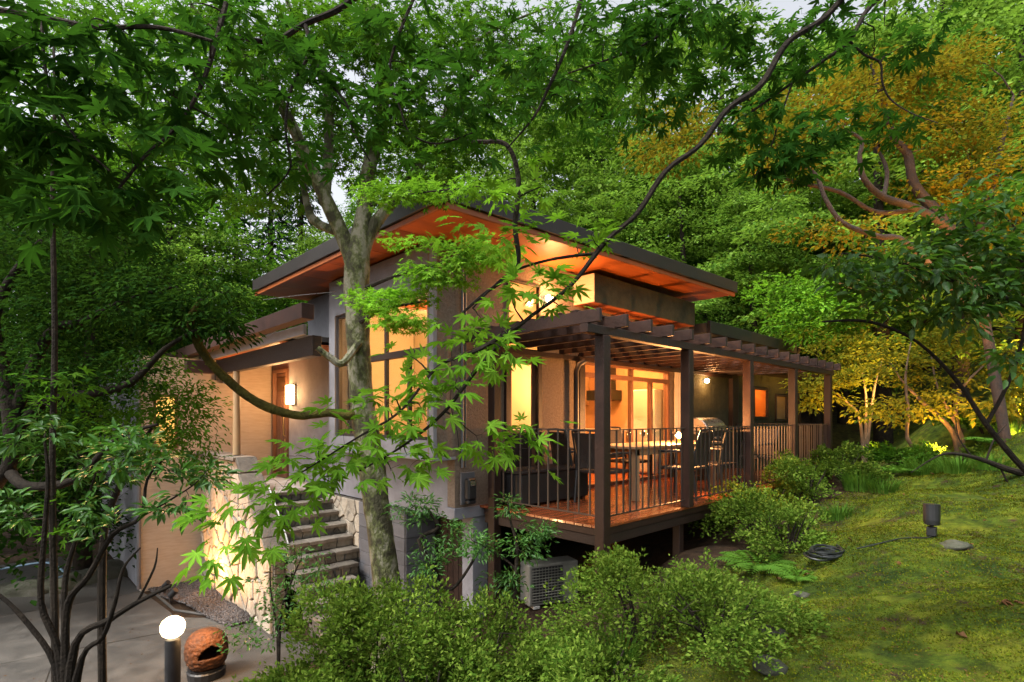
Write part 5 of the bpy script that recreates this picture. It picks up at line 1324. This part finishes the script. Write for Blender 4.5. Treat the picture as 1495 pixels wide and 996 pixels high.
# thin upright sapling
s0 = at(82,1010,3.6)
pts = pxblobs([(90,120,3.7,40,40,.1,6),(75,300,3.6,40,60,.1,6),(90,560,3.6,50,40,.1,8),(85,760,3.6,30,40,.1,6)], rng)
plant('sapling', 'thin upright sapling stem rising through the left of the garden', 'tree', (s0.x,s0.y,gz(s0.x,s0.y)), [[(s0.x,s0.y,gz(s0.x,s0.y)-.05,.024)]+pxline([(80,900,3.6,.022),(76,700,3.6,.020),(80,500,3.6,.017),(77,300,3.6,.014),(80,150,3.6,.010),(78,60,3.7,.006)])], pts, 5, .07, T_MAPLE5, LEAF_TREE, BARK_D, rng, spread=.08)
# foreground multi-stemmed shrub with whorled glossy leaves
rng = np.random.default_rng(62)
f0 = at(98,1010,3.1); fz = gz(f0.x, f0.y)
root = (f0.x, f0.y, fz-.05, .036)
stems = [[root]+pxline([(95,960,3.1,.0240),(100,880,3.1,.0195),(130,840,3.05,.0165),(165,780,3.0,.0135),(205,755,3.0,.0105),(215,700,3.0,.0067),(240,670,3.0,.0037)]),
 [root]+pxline([(110,940,3.05,.0210),(160,905,3.0,.0165),(200,880,2.95,.0135),(250,855,2.9,.0090)]),
 [root]+pxline([(85,950,3.1,.0210),(60,880,3.1,.0165),(65,780,3.1,.0135),(70,700,3.1,.0105),(65,640,3.1,.0060)]),
 [root]+pxline([(80,970,3.1,.0180),(40,910,3.1,.0135),(0,870,3.1,.0105),(-40,850,3.1,.0075)]),
 [root]+pxline([(120,960,3.0,.0165),(150,930,2.95,.0135),(168,880,2.9,.0105),(180,830,2.9,.0075),(205,800,2.9,.0045)]),
 [root]+pxline([(95,940,3.1,.0180),(95,850,3.15,.0150),(110,790,3.15,.0120),(125,740,3.1,.0090),(140,690,3.1,.0053)]),
 pxline([(205,755,3.0,.0075),(240,735,3.0,.0060),(280,710,3.0,.0037),(300,690,3.0,.0023)]),
 pxline([(200,880,2.95,.0075),(225,830,2.9,.0060),(230,800,2.9,.0030)])]
pts = pxblobs([(215,680,3.0,60,30,.12,22),(290,690,3.0,40,25,.12,12),(140,680,3.1,50,35,.12,16),(250,740,2.95,45,20,.1,10),(130,760,3.0,50,30,.1,14),(60,640,3.1,50,40,.1,12),(30,740,3.1,40,40,.1,10),(180,640,3.05,60,25,.1,14)], rng)
plant('whorled_shrub', 'bare-stemmed foreground shrub with whorls of glossy leaves, bottom left', 'shrub', (f0.x,f0.y,fz), stems, pts, 9, .070, T_NARROW, LEAF_PITT, BARK_D, rng, spread=.035, tilt=.5, droop=.12, r0=.002, wood='stems')
# ---- shrubs by the basement: slim stems with tufts
rng = np.random.default_rng(63)
for lab, x0, y0, dp, lines, bl, k, sz in [
 ('crooked small tree with leaf tufts before the black basement door', 660, 905, 4.7, [[(640,850,4.7,.022),(612,790,4.7,.02),(640,770,4.7,.016),(620,740,4.7,.010)],[(660,860,4.7,.015),(690,820,4.6,.012),(700,790,4.6,.008)]], [(605,745,4.7,45,25,.15,34),(640,800,4.7,35,22,.12,24),(620,830,4.7,30,16,.12,16),(660,770,4.7,25,14,.1,12)], 12, .05),
 ('slender evergreen sapling with tufted leaves beside the corner post', 752, 915, 4.5, [[(752,860,4.5,.018),(755,800,4.5,.015),(745,760,4.5,.010),(742,735,4.5,.006)],[(752,830,4.5,.010),(710,800,4.45,.007),(690,790,4.45,.004)]], [(745,745,4.5,16,22,.08,14),(700,800,4.45,38,22,.12,30),(765,800,4.5,32,20,.1,24),(780,775,4.5,24,12,.1,12),(740,850,4.5,35,18,.12,22),(795,778,4.5,20,10,.08,8)], 12, .048),
 ('thin young shrub in front of the stone wall end', 405, 960, 4.9, [[(410,900,4.9,.012),(425,850,4.9,.009),(440,815,4.9,.005)],[(405,930,4.9,.010),(395,860,4.9,.007),(395,800,4.9,.004)]], [(440,820,4.9,40,25,.15,26),(460,850,4.9,40,20,.15,22),(400,860,4.9,35,35,.15,24),(430,890,4.9,50,25,.15,34),(370,930,4.9,50,25,.15,26),(500,880,4.8,30,16,.1,12)], 8, .042)]:
    b = at(x0, y0, dp); g0 = gz(b.x, b.y)
    L = [pxline(q) for q in lines]; L[0] = [(b.x, b.y, g0-.05, L[0][0][3]*1.25)] + L[0]
    if len(L) > 1: L[1] = [L[0][1]] + L[1] if lab.startswith('thin') is False else [(b.x,b.y,g0-.05,.012)] + L[1]
    plant('slender_shrub', lab, 'shrub', (b.x,b.y,g0), L, pxblobs(bl, rng), k, sz, T_NARROW if 'thin' not in lab else T_OVATE, LEAF_PITT, BARK_D, rng, spread=.07, tilt=.6, droop=.05, r0=.002, wood='stems')

# ---- azaleas: domed shrubs of fine whorled leaves
def azalea(label, c, rx, ry, h, n, seed, lmat=LEAF_AZA, leaf=.032, k=11, name='azalea_bush', group=None, lean=0., hollow=.55, stems=9, spread=.035):
    rg = np.random.default_rng(seed); x0, y0 = c; g0 = gz(x0, y0)
    t = thing(name, label, 'shrub', (x0,y0,g0), group)
    th = rg.uniform(0,2*PI,n); u = rg.uniform(-.25,1,n)
    rr = rg.uniform(hollow,1,n)**.5 * (1+.14*np.sin(th*3+seed)+.10*np.sin(th*5+seed*2)+.08*np.sin(u*9+th*2))
    q = np.sqrt(np.maximum(0,1-u*u))
    X = x0 + rx*rr*q*np.cos(th); Y = y0 + ry*rr*q*np.sin(th); Z = np.maximum(g0 + h*.42 + h*.58*rr*u + rg.normal(0,.03,n), ground_z(X,Y)+.03)
    m = 8; cs = rg.uniform(0,2*PI,m); cr_ = np.sqrt(rg.uniform(.05,.75,m)); ch_ = rg.uniform(.45,1.05,m)*(1.1-.35*cr_); w = rg.integers(0,m,n)
    sr = rg.uniform(.34,.58,m)[w]
    X = x0 + rx*(cr_[w]*np.cos(cs[w]) + sr*rr*q*np.cos(th)); Y = y0 + ry*(cr_[w]*np.sin(cs[w]) + sr*rr*q*np.sin(th))
    Z = np.maximum(g0 + h*(ch_[w]-.30 + .32*rr*u) + rg.normal(0,.03,n), ground_z(X,Y)+.03)
    P = np.stack([X,Y,Z],1)
    L = []
    for i in range(stems):
        a = 2*PI*i/stems + rg.uniform(-.3,.3); e = rg.uniform(.35,.8)
        L.append([(x0+.06*math.cos(a),y0+.06*math.sin(a),g0-.05,.013),(x0+rx*e*.4*math.cos(a),y0+ry*e*.4*math.sin(a),g0+h*.3,.010),(x0+rx*e*.8*math.cos(a),y0+ry*e*.8*math.sin(a),g0+h*rg.uniform(.5,.75),.005)])
    sk, SP, SQ = skeleton(L, 3)
    near = P[rg.permutation(n)[:min(n,260)]]
    tw, _ = grow((SP,SQ), near, rg, seg=3, r0=.0022, jit=.25)
    sk.v, sk.f = sk.v, sk.f; sk.build('stems', BARK_D, t); stuff(tw.build('twigs', BARK_D, t))
    out = nrm(P - np.array([x0,y0,g0+h*.2]))
    C, D, Nn, S = spray(P, out, k, leaf, rg, 1.2, spread, .7, .35, -.15)
    put('crown', leaves_mesh('crown', C, D, Nn, S, T_BLADE), lmat, t)
    return t
def xy(px, py, z):
    t = (z-CAM_Z)*FPX/(HY-py); p = at(px, HY, t); return (p.x, p.y)
def xyd(px, d): p = at(px, HY, d); return (p.x, p.y)
azalea('low clipped azalea hedge nearest the globe light, bottom of the garden', xyd(450,3.55), .50,.45,.56, 900, 1)
azalea('broad clipped azalea below the mottled tree', xyd(545,3.8), .66,.55,.98, 1300, 2)
azalea('pale clipped azalea in front of the basement doors', xyd(695,3.7), .62,.5,.95, 1200, 3)
azalea('azalea at the bottom edge between the clipped hedge and moss', xyd(800,2.9), .42,.4,.50, 640, 4)
azalea('low azalea tips at the very bottom of the hedge', xyd(560,2.8), .55,.4,.36, 700, 5)
azalea('clipped azalea filling the gap under the tufted sapling', xyd(625,3.5), .42,.40,.72, 640, 21)
azalea('small ragged azalea directly below the air conditioner', xyd(805,3.9), .36,.34,.55, 420, 22, hollow=.3)
azalea('loose azalea standing below the corner post of the deck', xyd(935,4.4), .85,.62,.84, 1150, 6, hollow=.25)
azalea('open twiggy azalea with bare stems on the moss edge', xyd(1050,3.9), .80,.55,.56, 520, 7, hollow=.15, stems=16)
azalea('grassy tangle azalea beside the air conditioner', xyd(870,3.5), .60,.42,.50, 520, 8, hollow=.2)
azalea('rounded azalea against the railing, second from the far post', xyd(1105,7.2), .75,.55,.85, 520, 9, hollow=.3, leaf=.045)
azalea('airy azalea at the foot of the far deck post', xyd(1180,8.6), .75,.55,.85, 460, 10, hollow=.2, leaf=.05)
azalea('dim azalea with bare stems in the middle of the moss border', xyd(1150,6.3), .55,.45,.62, 340, 11, hollow=.2, leaf=.042, stems=12)
azalea('pale azalea beneath the yellow-lit shrub at the wood edge', xyd(1230,10.0), .8,.6,.65, 420, 12, hollow=.3, leaf=.06)
azalea('dark azalea at the wood edge behind the floodlight', xyd(1320,10.5), .9,.6,.7, 420, 13, hollow=.3, leaf=.06, lmat=LEAF_TREE)
azalea('low spreading shrub under the arching lamplit shrub', xyd(1385,10.2), .9,.6,.45, 380, 23, hollow=.2, leaf=.055)
azalea('sprawling green shrub at the far right of the slope', xyd(1440,11), 1.0,.7,.6, 420, 14, hollow=.3, leaf=.065, lmat=LEAF_TREE)

# ---- lamplit shrubs at the wood edge
rng = np.random.default_rng(71)
def stem_shrub(label, px, dp, blobs_, stems_, lmat, bmat, k=16, leaf=.10, tm=T_BLADE, name='lamplit_shrub', spread=.22):
    b = at(px, HY, dp); g0 = gz(b.x,b.y); root = (b.x,b.y,g0-.05,.05)
    L = [[root]+pxline(s) for s in stems_]
    return plant(name, label, 'shrub', (b.x,b.y,g0), L, pxblobs(blobs_, rng), k, leaf, tm, lmat, bmat, rng, spread=spread, flat=.4, tilt=.5, droop=.2, r0=.005, wood='stems')
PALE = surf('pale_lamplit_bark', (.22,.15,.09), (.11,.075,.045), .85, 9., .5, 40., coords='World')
stem_shrub('shrub with pale stems lit yellow-green from below past the last deck post', 1262, 12.5, [(1235,545,12.3,60,30,.5,60),(1200,580,12.2,35,25,.4,30),(1265,510,12.6,60,35,.5,50),(1180,560,12.2,30,20,.4,16),(1215,500,12.4,50,25,.4,26)],
  [[(1255,610,12.5,.03),(1240,590,12.5,.02),(1215,570,12.4,.01)],[(1265,600,12.5,.03),(1262,560,12.5,.02),(1255,530,12.5,.01)],[(1272,600,12.5,.03),(1278,560,12.5,.02),(1290,520,12.6,.01)]], LEAF_LAMPLIT, PALE)
stem_shrub('tall arching shrub with orange lamplit stems behind the floodlight', 1400, 10.5, [(1330,540,10.6,70,35,.5,60),(1400,500,10.8,70,35,.5,60),(1290,600,10.4,50,25,.4,30),(1370,590,10.3,60,25,.4,34),(1440,540,10.6,50,30,.5,36)],
  [[(1390,630,10.5,.045),(1350,590,10.5,.035),(1320,560,10.5,.02),(1300,530,10.5,.012)],[(1400,640,10.5,.045),(1395,590,10.5,.035),(1410,560,10.5,.025),(1440,530,10.5,.012)],[(1405,640,10.5,.035),(1370,570,10.5,.022),(1360,520,10.6,.012)],[(1330,650,10.3,.035),(1326,600,10.3,.03),(1322,550,10.3,.02),(1330,500,10.4,.01)]], LEAF_LAMPLIT, PALE)
stem_shrub('leafy shrub lit bright yellow at the right edge of the slope', 1500, 9.5, [(1480,570,9.5,40,30,.4,36),(1460,600,9.5,40,18,.3,20),(1500,530,9.6,40,30,.4,24)],
  [[(1490,620,9.5,.03),(1480,590,9.5,.02),(1460,575,9.5,.01)],[(1500,600,9.5,.02),(1495,560,9.5,.01)]], LEAF_LAMPLIT, PALE, k=14, leaf=.12, tm=T_OVATE)
stem_shrub('fresh green maple shrub overhanging the far end of the railing', 1170, 14, [(1180,470,13,70,40,.6,60),(1150,430,13.5,60,30,.5,36),(1220,440,13,60,40,.5,40)],
  [[(1165,600,14,.06),(1160,540,14,.05),(1175,480,13.5,.03)]], LEAF_LIT, BARK_D, k=24, leaf=.12, spread=.3)
lamp(at(1480,640,9.0), 130, (1,.48,.10), .1, 110, at(1480,560,9.6), name='unseen_uplight')
lamp(at(1370,660,9.9), 190, (1,.46,.10), .1, 120, at(1370,540,10.6), name='unseen_uplight')
lamp(at(1240,640,11.9), 120, (1,.50,.11), .1, 110, at(1235,540,12.4), name='unseen_uplight')
lamp(at(1330,640,11.5), 480, (1,.60,.18), .1, 80, at(1250,390,13.5), name='unseen_uplight')  # added uplight without a fitting, warms the foliage up the slope
lamp(at(1460,420,7.6), 100, (1,.50,.14), .1, 110, at(1330,140,8.6), name='unseen_uplight')  # second lamp added in mid-air to brighten the orange-lit maple
# bare branch lying out over the moss, right
bb = MB(); s = smooth_line([(*at(a,b_,7.5), r) for a,b_,r in [(1540,700,.05),(1480,688,.045),(1430,670,.03),(1390,662,.02),(1365,668,.012),(1330,690,.006)]], 5); bb.tube(s[:,:3], s[:,3], 8)
for L in ([(1440,672,.014),(1452,640,.010),(1470,620,.005)], [(1420,668,.012),(1400,640,.008),(1395,610,.004)], [(1460,682,.014),(1480,720,.009),(1500,735,.004)]):
    q = smooth_line([(*at(a,b_,7.5), r) for a,b_,r in L], 4); bb.tube(q[:,:3], q[:,3], 6)
tag(bb.build('bare_branch', BARK_D, smooth=True), 'bare dead branch reaching in over the moss from the right', 'branch')

# ---- grasses and ferns
def tussock(label, c, n, h, seed, spreadr=.12, name='grass_clump', wdt=.008):
    rg = np.random.default_rng(seed); x0, y0 = c; g0 = gz(x0,y0)
    V, F = [], []
    for i in range(n):
        a = rg.uniform(0,2*PI); r = spreadr*math.sqrt(rg.uniform(0,1)); L = h*rg.uniform(.5,1.1); lean = rg.uniform(.2,.75)
        d = np.array([math.cos(a),math.sin(a),0.]); p = np.array([-d[1],d[0],0.])*wdt*.5; b = np.array([x0,y0,g0-.02])+d*r; o = len(V)
        for s, w_ in ((0,1),(.35,1),(.7,.7),(1,.08)):
            c_ = b + d*L*lean*s*s + np.array([0,0,L*(s-.45*lean*s*s)])
            V += [c_-p*w_, c_+p*w_]
        for j in range(3): F.append((o+2*j,o+2*j+1,o+2*j+3,o+2*j+2))
    return tag(put(name, mesh_np(name, np.array(V), F), GRASS), label, 'grass clump')
tussock('arching green grass clump below the deck edge', xyd(1010,5.2), 320, .42, 81, .16)
tussock('grass clump at the foot of the moss border by the pale azalea', xyd(1255,9.3), 260, .50, 82, .25, wdt=.014)
tussock('grass clump beneath the bare branch on the slope', xyd(1400,8.6), 300, .34, 83, .35, wdt=.012)
tussock('small grass tuft among the azaleas at the bottom of the garden', xyd(850,2.9), 160, .30, 84, .10)
tussock('small grass tuft under the twiggy azalea', xyd(1110,4.6), 160, .22, 85, .2)
tussock('thin grass clump next to the air conditioner', xyd(905,3.9), 160, .34, 86, .12)
for i, (px_, d_, h_) in enumerate([(1290,8.9,.30),(1345,9.4,.36),(1450,8.0,.30),(1480,9.2,.40),(1225,7.6,.26)]):
    tussock(['low grass clump between the pale azalea and the floodlight','taller grass clump behind the floodlight at the wood edge','grass clump on the slope below the yellow-lit shrub','tall grass clump at the far right edge of the slope','small grass clump beside the dim azalea on the moss border'][i], xyd(px_,d_), 220, h_, 180+i, .25, wdt=.012)
def fern(label, c, seed, s=1.):
    rg = np.random.default_rng(seed); x0, y0 = c; g0 = gz(x0,y0)
    t = thing('fern', label, 'fern', (x0,y0,g0))
    for i in range(9):
        a = 2*PI*i/9+rg.uniform(-.2,.2); L = .42*s*rg.uniform(.8,1.1); d = np.array([math.cos(a),math.sin(a),0.])
        ss = np.linspace(0,1,16); mid = np.array([x0,y0,g0])+d[None]*(L*ss)[:,None]; mid[:,2] += L*(.75*ss-.62*ss**2)
        C = np.repeat(mid[1:],2,0); sg = np.tile([-1,1],15); pd = np.array([-d[1],d[0],0.])
        D = pd[None]*sg[:,None]+d[None]*.45+np.array([0,0,-.15]); Sz = np.repeat(.13*s*np.sin(PI*(ss[1:]*.86+.12)),2)
        m = leaves_mesh('frond', C, D, np.tile([0,0,1.],(30,1))+rg.normal(0,.1,(30,3)), Sz, T_SLIM)
        put('frond', m, GRASS, t)
    return t
fern('broad bright fern at the edge of the moss below the deck', xyd(1105,5.8), 91, 1.15)
fern('bright fern at the wood edge left of the bare branch', xyd(1310,9.6), 93, 1.3)
fern('low fern below the bare branch on the right-hand slope', xyd(1455,8.8), 94, 1.2)
fern('small fern half hidden by the twiggy azalea', xyd(1165,5.3), 92, .7)

# ---- moss tufts over the slope
mt = np.random.default_rng(95); n = 190000
dd = 1.9 + 7.6*mt.uniform(0,1,n)**1.35; pu = mt.uniform(780,1540,n); u = (pu-CX)/FPX
X_, Y_ = dd*(DX+u*DY), dd*(DY-u*DX)
from mathutils import noise as _ns
keep = (Y_ < 2.75) & (X_ > 2.2)
X_, Y_, dd = X_[keep], Y_[keep], dd[keep]
dens = np.array([_ns.noise(Vector((a*1.6,b*1.6,3)))+.5*_ns.noise(Vector((a*5,b*5,7))) for a,b in zip(X_,Y_)])
kp = dens > -.42; X_, Y_, dd = X_[kp], Y_[kp], dd[kp]; n = len(X_)
bump = np.array([.040*_ns.noise(Vector((a,b,0))*1.3)+.016*_ns.noise(Vector((a,b,0))*3.7)+.010*_ns.noise(Vector((a,b,0))*9.) for a,b in zip(X_,Y_)])
C = np.stack([X_,Y_,ground_z(X_,Y_)+bump-.004],1)
th = mt.uniform(0,2*PI,n); D = np.stack([np.cos(th)*.7,np.sin(th)*.7,mt.uniform(.3,1.1,n)],1)
stuff(put('moss_tufts', leaves_mesh('moss_tufts', C, D, mt.normal(0,1,(n,3))+np.array([0,0,.6]), .0085*(1+.20*dd)*mt.uniform(.6,1.4,n), T_BLADE), MOSSBLADE))

# ---- fallen leaves, twigs and stones on the moss
fl = {}
def fallen(px, py, z0, s, i):
    x, y = xy(px, py, z0); g0 = gz(x, y)
    V, T = maple_leaf(5 if i % 2 else 7, .5) if i % 3 else ovate_leaf(.6,.25,-.3)
    V = V.copy(); V[:,2] += .22*np.abs(V[:,1]) + .10*np.sin(V[:,0]*5)
    key = i % 6
    if key not in fl: fl[key] = mesh_np('fallen_leaf', V, None, T)
    o = put('fallen_leaf', fl[key], DEADLEAF); o.location = (x, y, g0+.035); o.rotation_euler = (R.uniform(-.3,.3), R.uniform(-.3,.3), R.uniform(0,6.28)); o.scale = (s,)*3
    lab = {0:'large curled brown leaf at the bottom of the moss, left of a pair',1:'folded brown leaf at the bottom right of the moss, larger of a pair',2:'small brown leaf beside a larger one at the right edge of the moss',6:'brown leaf lying just below the coiled cable',9:'brown leaf on the moss left of the floodlight'}.get(i, 'small dry brown leaf lying on the moss')
    return tag(o, lab, 'fallen leaf', 'fallen leaves scattered on the moss')
for i, (a, b_, s) in enumerate([(1395,935,.085),(1462,915,.075),(1490,918,.05),(1385,862,.04),(1287,913,.035),(1110,960,.05),(1133,817,.07),(1180,822,.05),(1270,712,.05),(1320,750,.06),(1310,840,.04),(1238,805,.05),(1480,762,.05),(1200,755,.04),(1256,854,.035),(1240,900,.03),(1360,720,.05),(1440,800,.04),(1060,905,.05),(1330,690,.05),(1420,830,.03),(1290,790,.03)]):
    fallen(a, b_, -.15 if b_ < 800 else -.3, s, i)
lq = np.random.default_rng(98); n = 260
C = np.stack([lq.uniform(-2.5,2.7,n), lq.uniform(6.6,14,n), np.full(n,GZ+.012)],1); C = C[(C[:,0] < 1.9+.33*(9.9-C[:,1])) & (C[:,0] < 2.7)]; n = len(C)
stuff(put('court_litter', leaves_mesh('court_litter', C, lq.normal(0,1,(n,3))*np.array([1,1,.1]), lq.normal(0,.2,(n,3))+np.array([0,0,1.]), lq.uniform(.012,.04,n), T_OVATE), DEADLEAF))
lt = np.random.default_rng(97); n = 5200
dd = 2.2 + 8*lt.uniform(0,1,n)**1.2; u = (lt.uniform(760,1540,n)-CX)/FPX
X_, Y_ = dd*(DX+u*DY), dd*(DY-u*DX); kp = (Y_ < 3.0) & (X_ > 1.8); X_, Y_ = X_[kp], Y_[kp]; n = len(X_)
bump = np.array([.040*_ns.noise(Vector((a,b,0))*1.3)+.016*_ns.noise(Vector((a,b,0))*3.7)+.010*_ns.noise(Vector((a,b,0))*9.) for a,b in zip(X_,Y_)])
C = np.stack([X_,Y_,ground_z(X_,Y_)+bump+.012],1)
stuff(put('leaf_litter', leaves_mesh('leaf_litter', C, lt.normal(0,1,(n,3))*np.array([1,1,.2]), lt.normal(0,.35,(n,3))+np.array([0,0,1.]), lt.uniform(.008,.028,n), T_SLIM), DEADLEAF))
def rock(label, c, rx, ry, rz, seed):
    rg = np.random.default_rng(seed); bm = bmesh.new(); bmesh.ops.create_icosphere(bm, subdivisions=3, radius=1)
    from mathutils import noise
    for v in bm.verts:
        q = v.co.copy(); f = 1+.35*noise.noise(q*1.4+Vector((seed,0,0)))+.12*noise.noise(q*4+Vector((0,seed,0)))
        v.co = Vector((q.x*rx*f, q.y*ry*f, q.z*rz*f))
    me = bpy.data.meshes.new('garden_stone'); bm.to_mesh(me); bm.free(); me.polygons.foreach_set('use_smooth', np.ones(len(me.polygons),bool))
    o = put('garden_stone', me, ROCK); x, y = c; o.location = (x,y,gz(x,y)+rz*.1); o.rotation_euler = (0,0,rg.uniform(0,6))
    return tag(o, label, 'stone')
rock('flat grey stone sunk in the moss right of the floodlight', xy(1395,797,-.1), .17,.11,.05, 1)
rock('flat grey stone at the foot of the twiggy azalea', xy(1130,903,-.35), .11,.08,.04, 2)
rock('mossy stone at the bottom edge of the garden', xy(1125,975,-.5), .15,.11,.05, 3)
rock('grey stone on bare earth beside the air conditioner', xyd(820,4.2), .14,.11,.08, 4)
rock('small stone at the moss edge below the coiled cable', xy(1172,830,-.25), .07,.05,.03, 5)
rock('yellow-lit mossy boulder at the bottom left corner by the shrub', xyd(160,3.0), .13,.12,.09, 6)
# planting bed edge and dark hose across the court
for i,(a,b_,d,r1) in enumerate([(40,850,9.5,.35),(150,830,10.5,.4),(95,850,9.8,.3)]):
    p = at(a, HY, d); rock(['low mossy edging boulder at the far left of the court','broad edging boulder beside the plaster wall','middle edging boulder of the planting bed'][i], (p.x,p.y), r1*1.6, r1, .22, 10+i)
hs_ = MB(); pts = smooth_line([at(-20,835,9.0),at(30,826,9.2),at(70,822,9.2),at(95,838,9.0),at(75,846,8.9)],5); hs_.tube(pts, .018, 6)
tag(hs_.build('garden_hose', surf('blue_hose', (.06,.11,.16), (.04,.08,.12), .4), smooth=True), 'thin blue garden hose looped over the planting bed on the left', 'hose')
# slim pole behind the roof ridge
pl = thing('utility_pole', 'slim grey pole with a stay wire rising behind the roof', 'pole', (14,17,0))
a = at(725,330,20); m = MB(); m.tube([(a.x,a.y,gz(a.x,a.y)),(a.x,a.y,9.2)], .09, 10); m.build('shaft', CONC, pl)
m = MB(); m.tube([at(722,215,20), at(700,275,20.3)], .02, 5); m.build('stay_wire', STEEL, pl)
wr = MB(); wr.tube(smooth_line([at(384,438,9.2),at(430,432,8.5),at(490,426,7.9)],3), .006, 5); tag(wr.build('service_wire', STEEL), 'thin pale wire running below the left eave', 'wire')
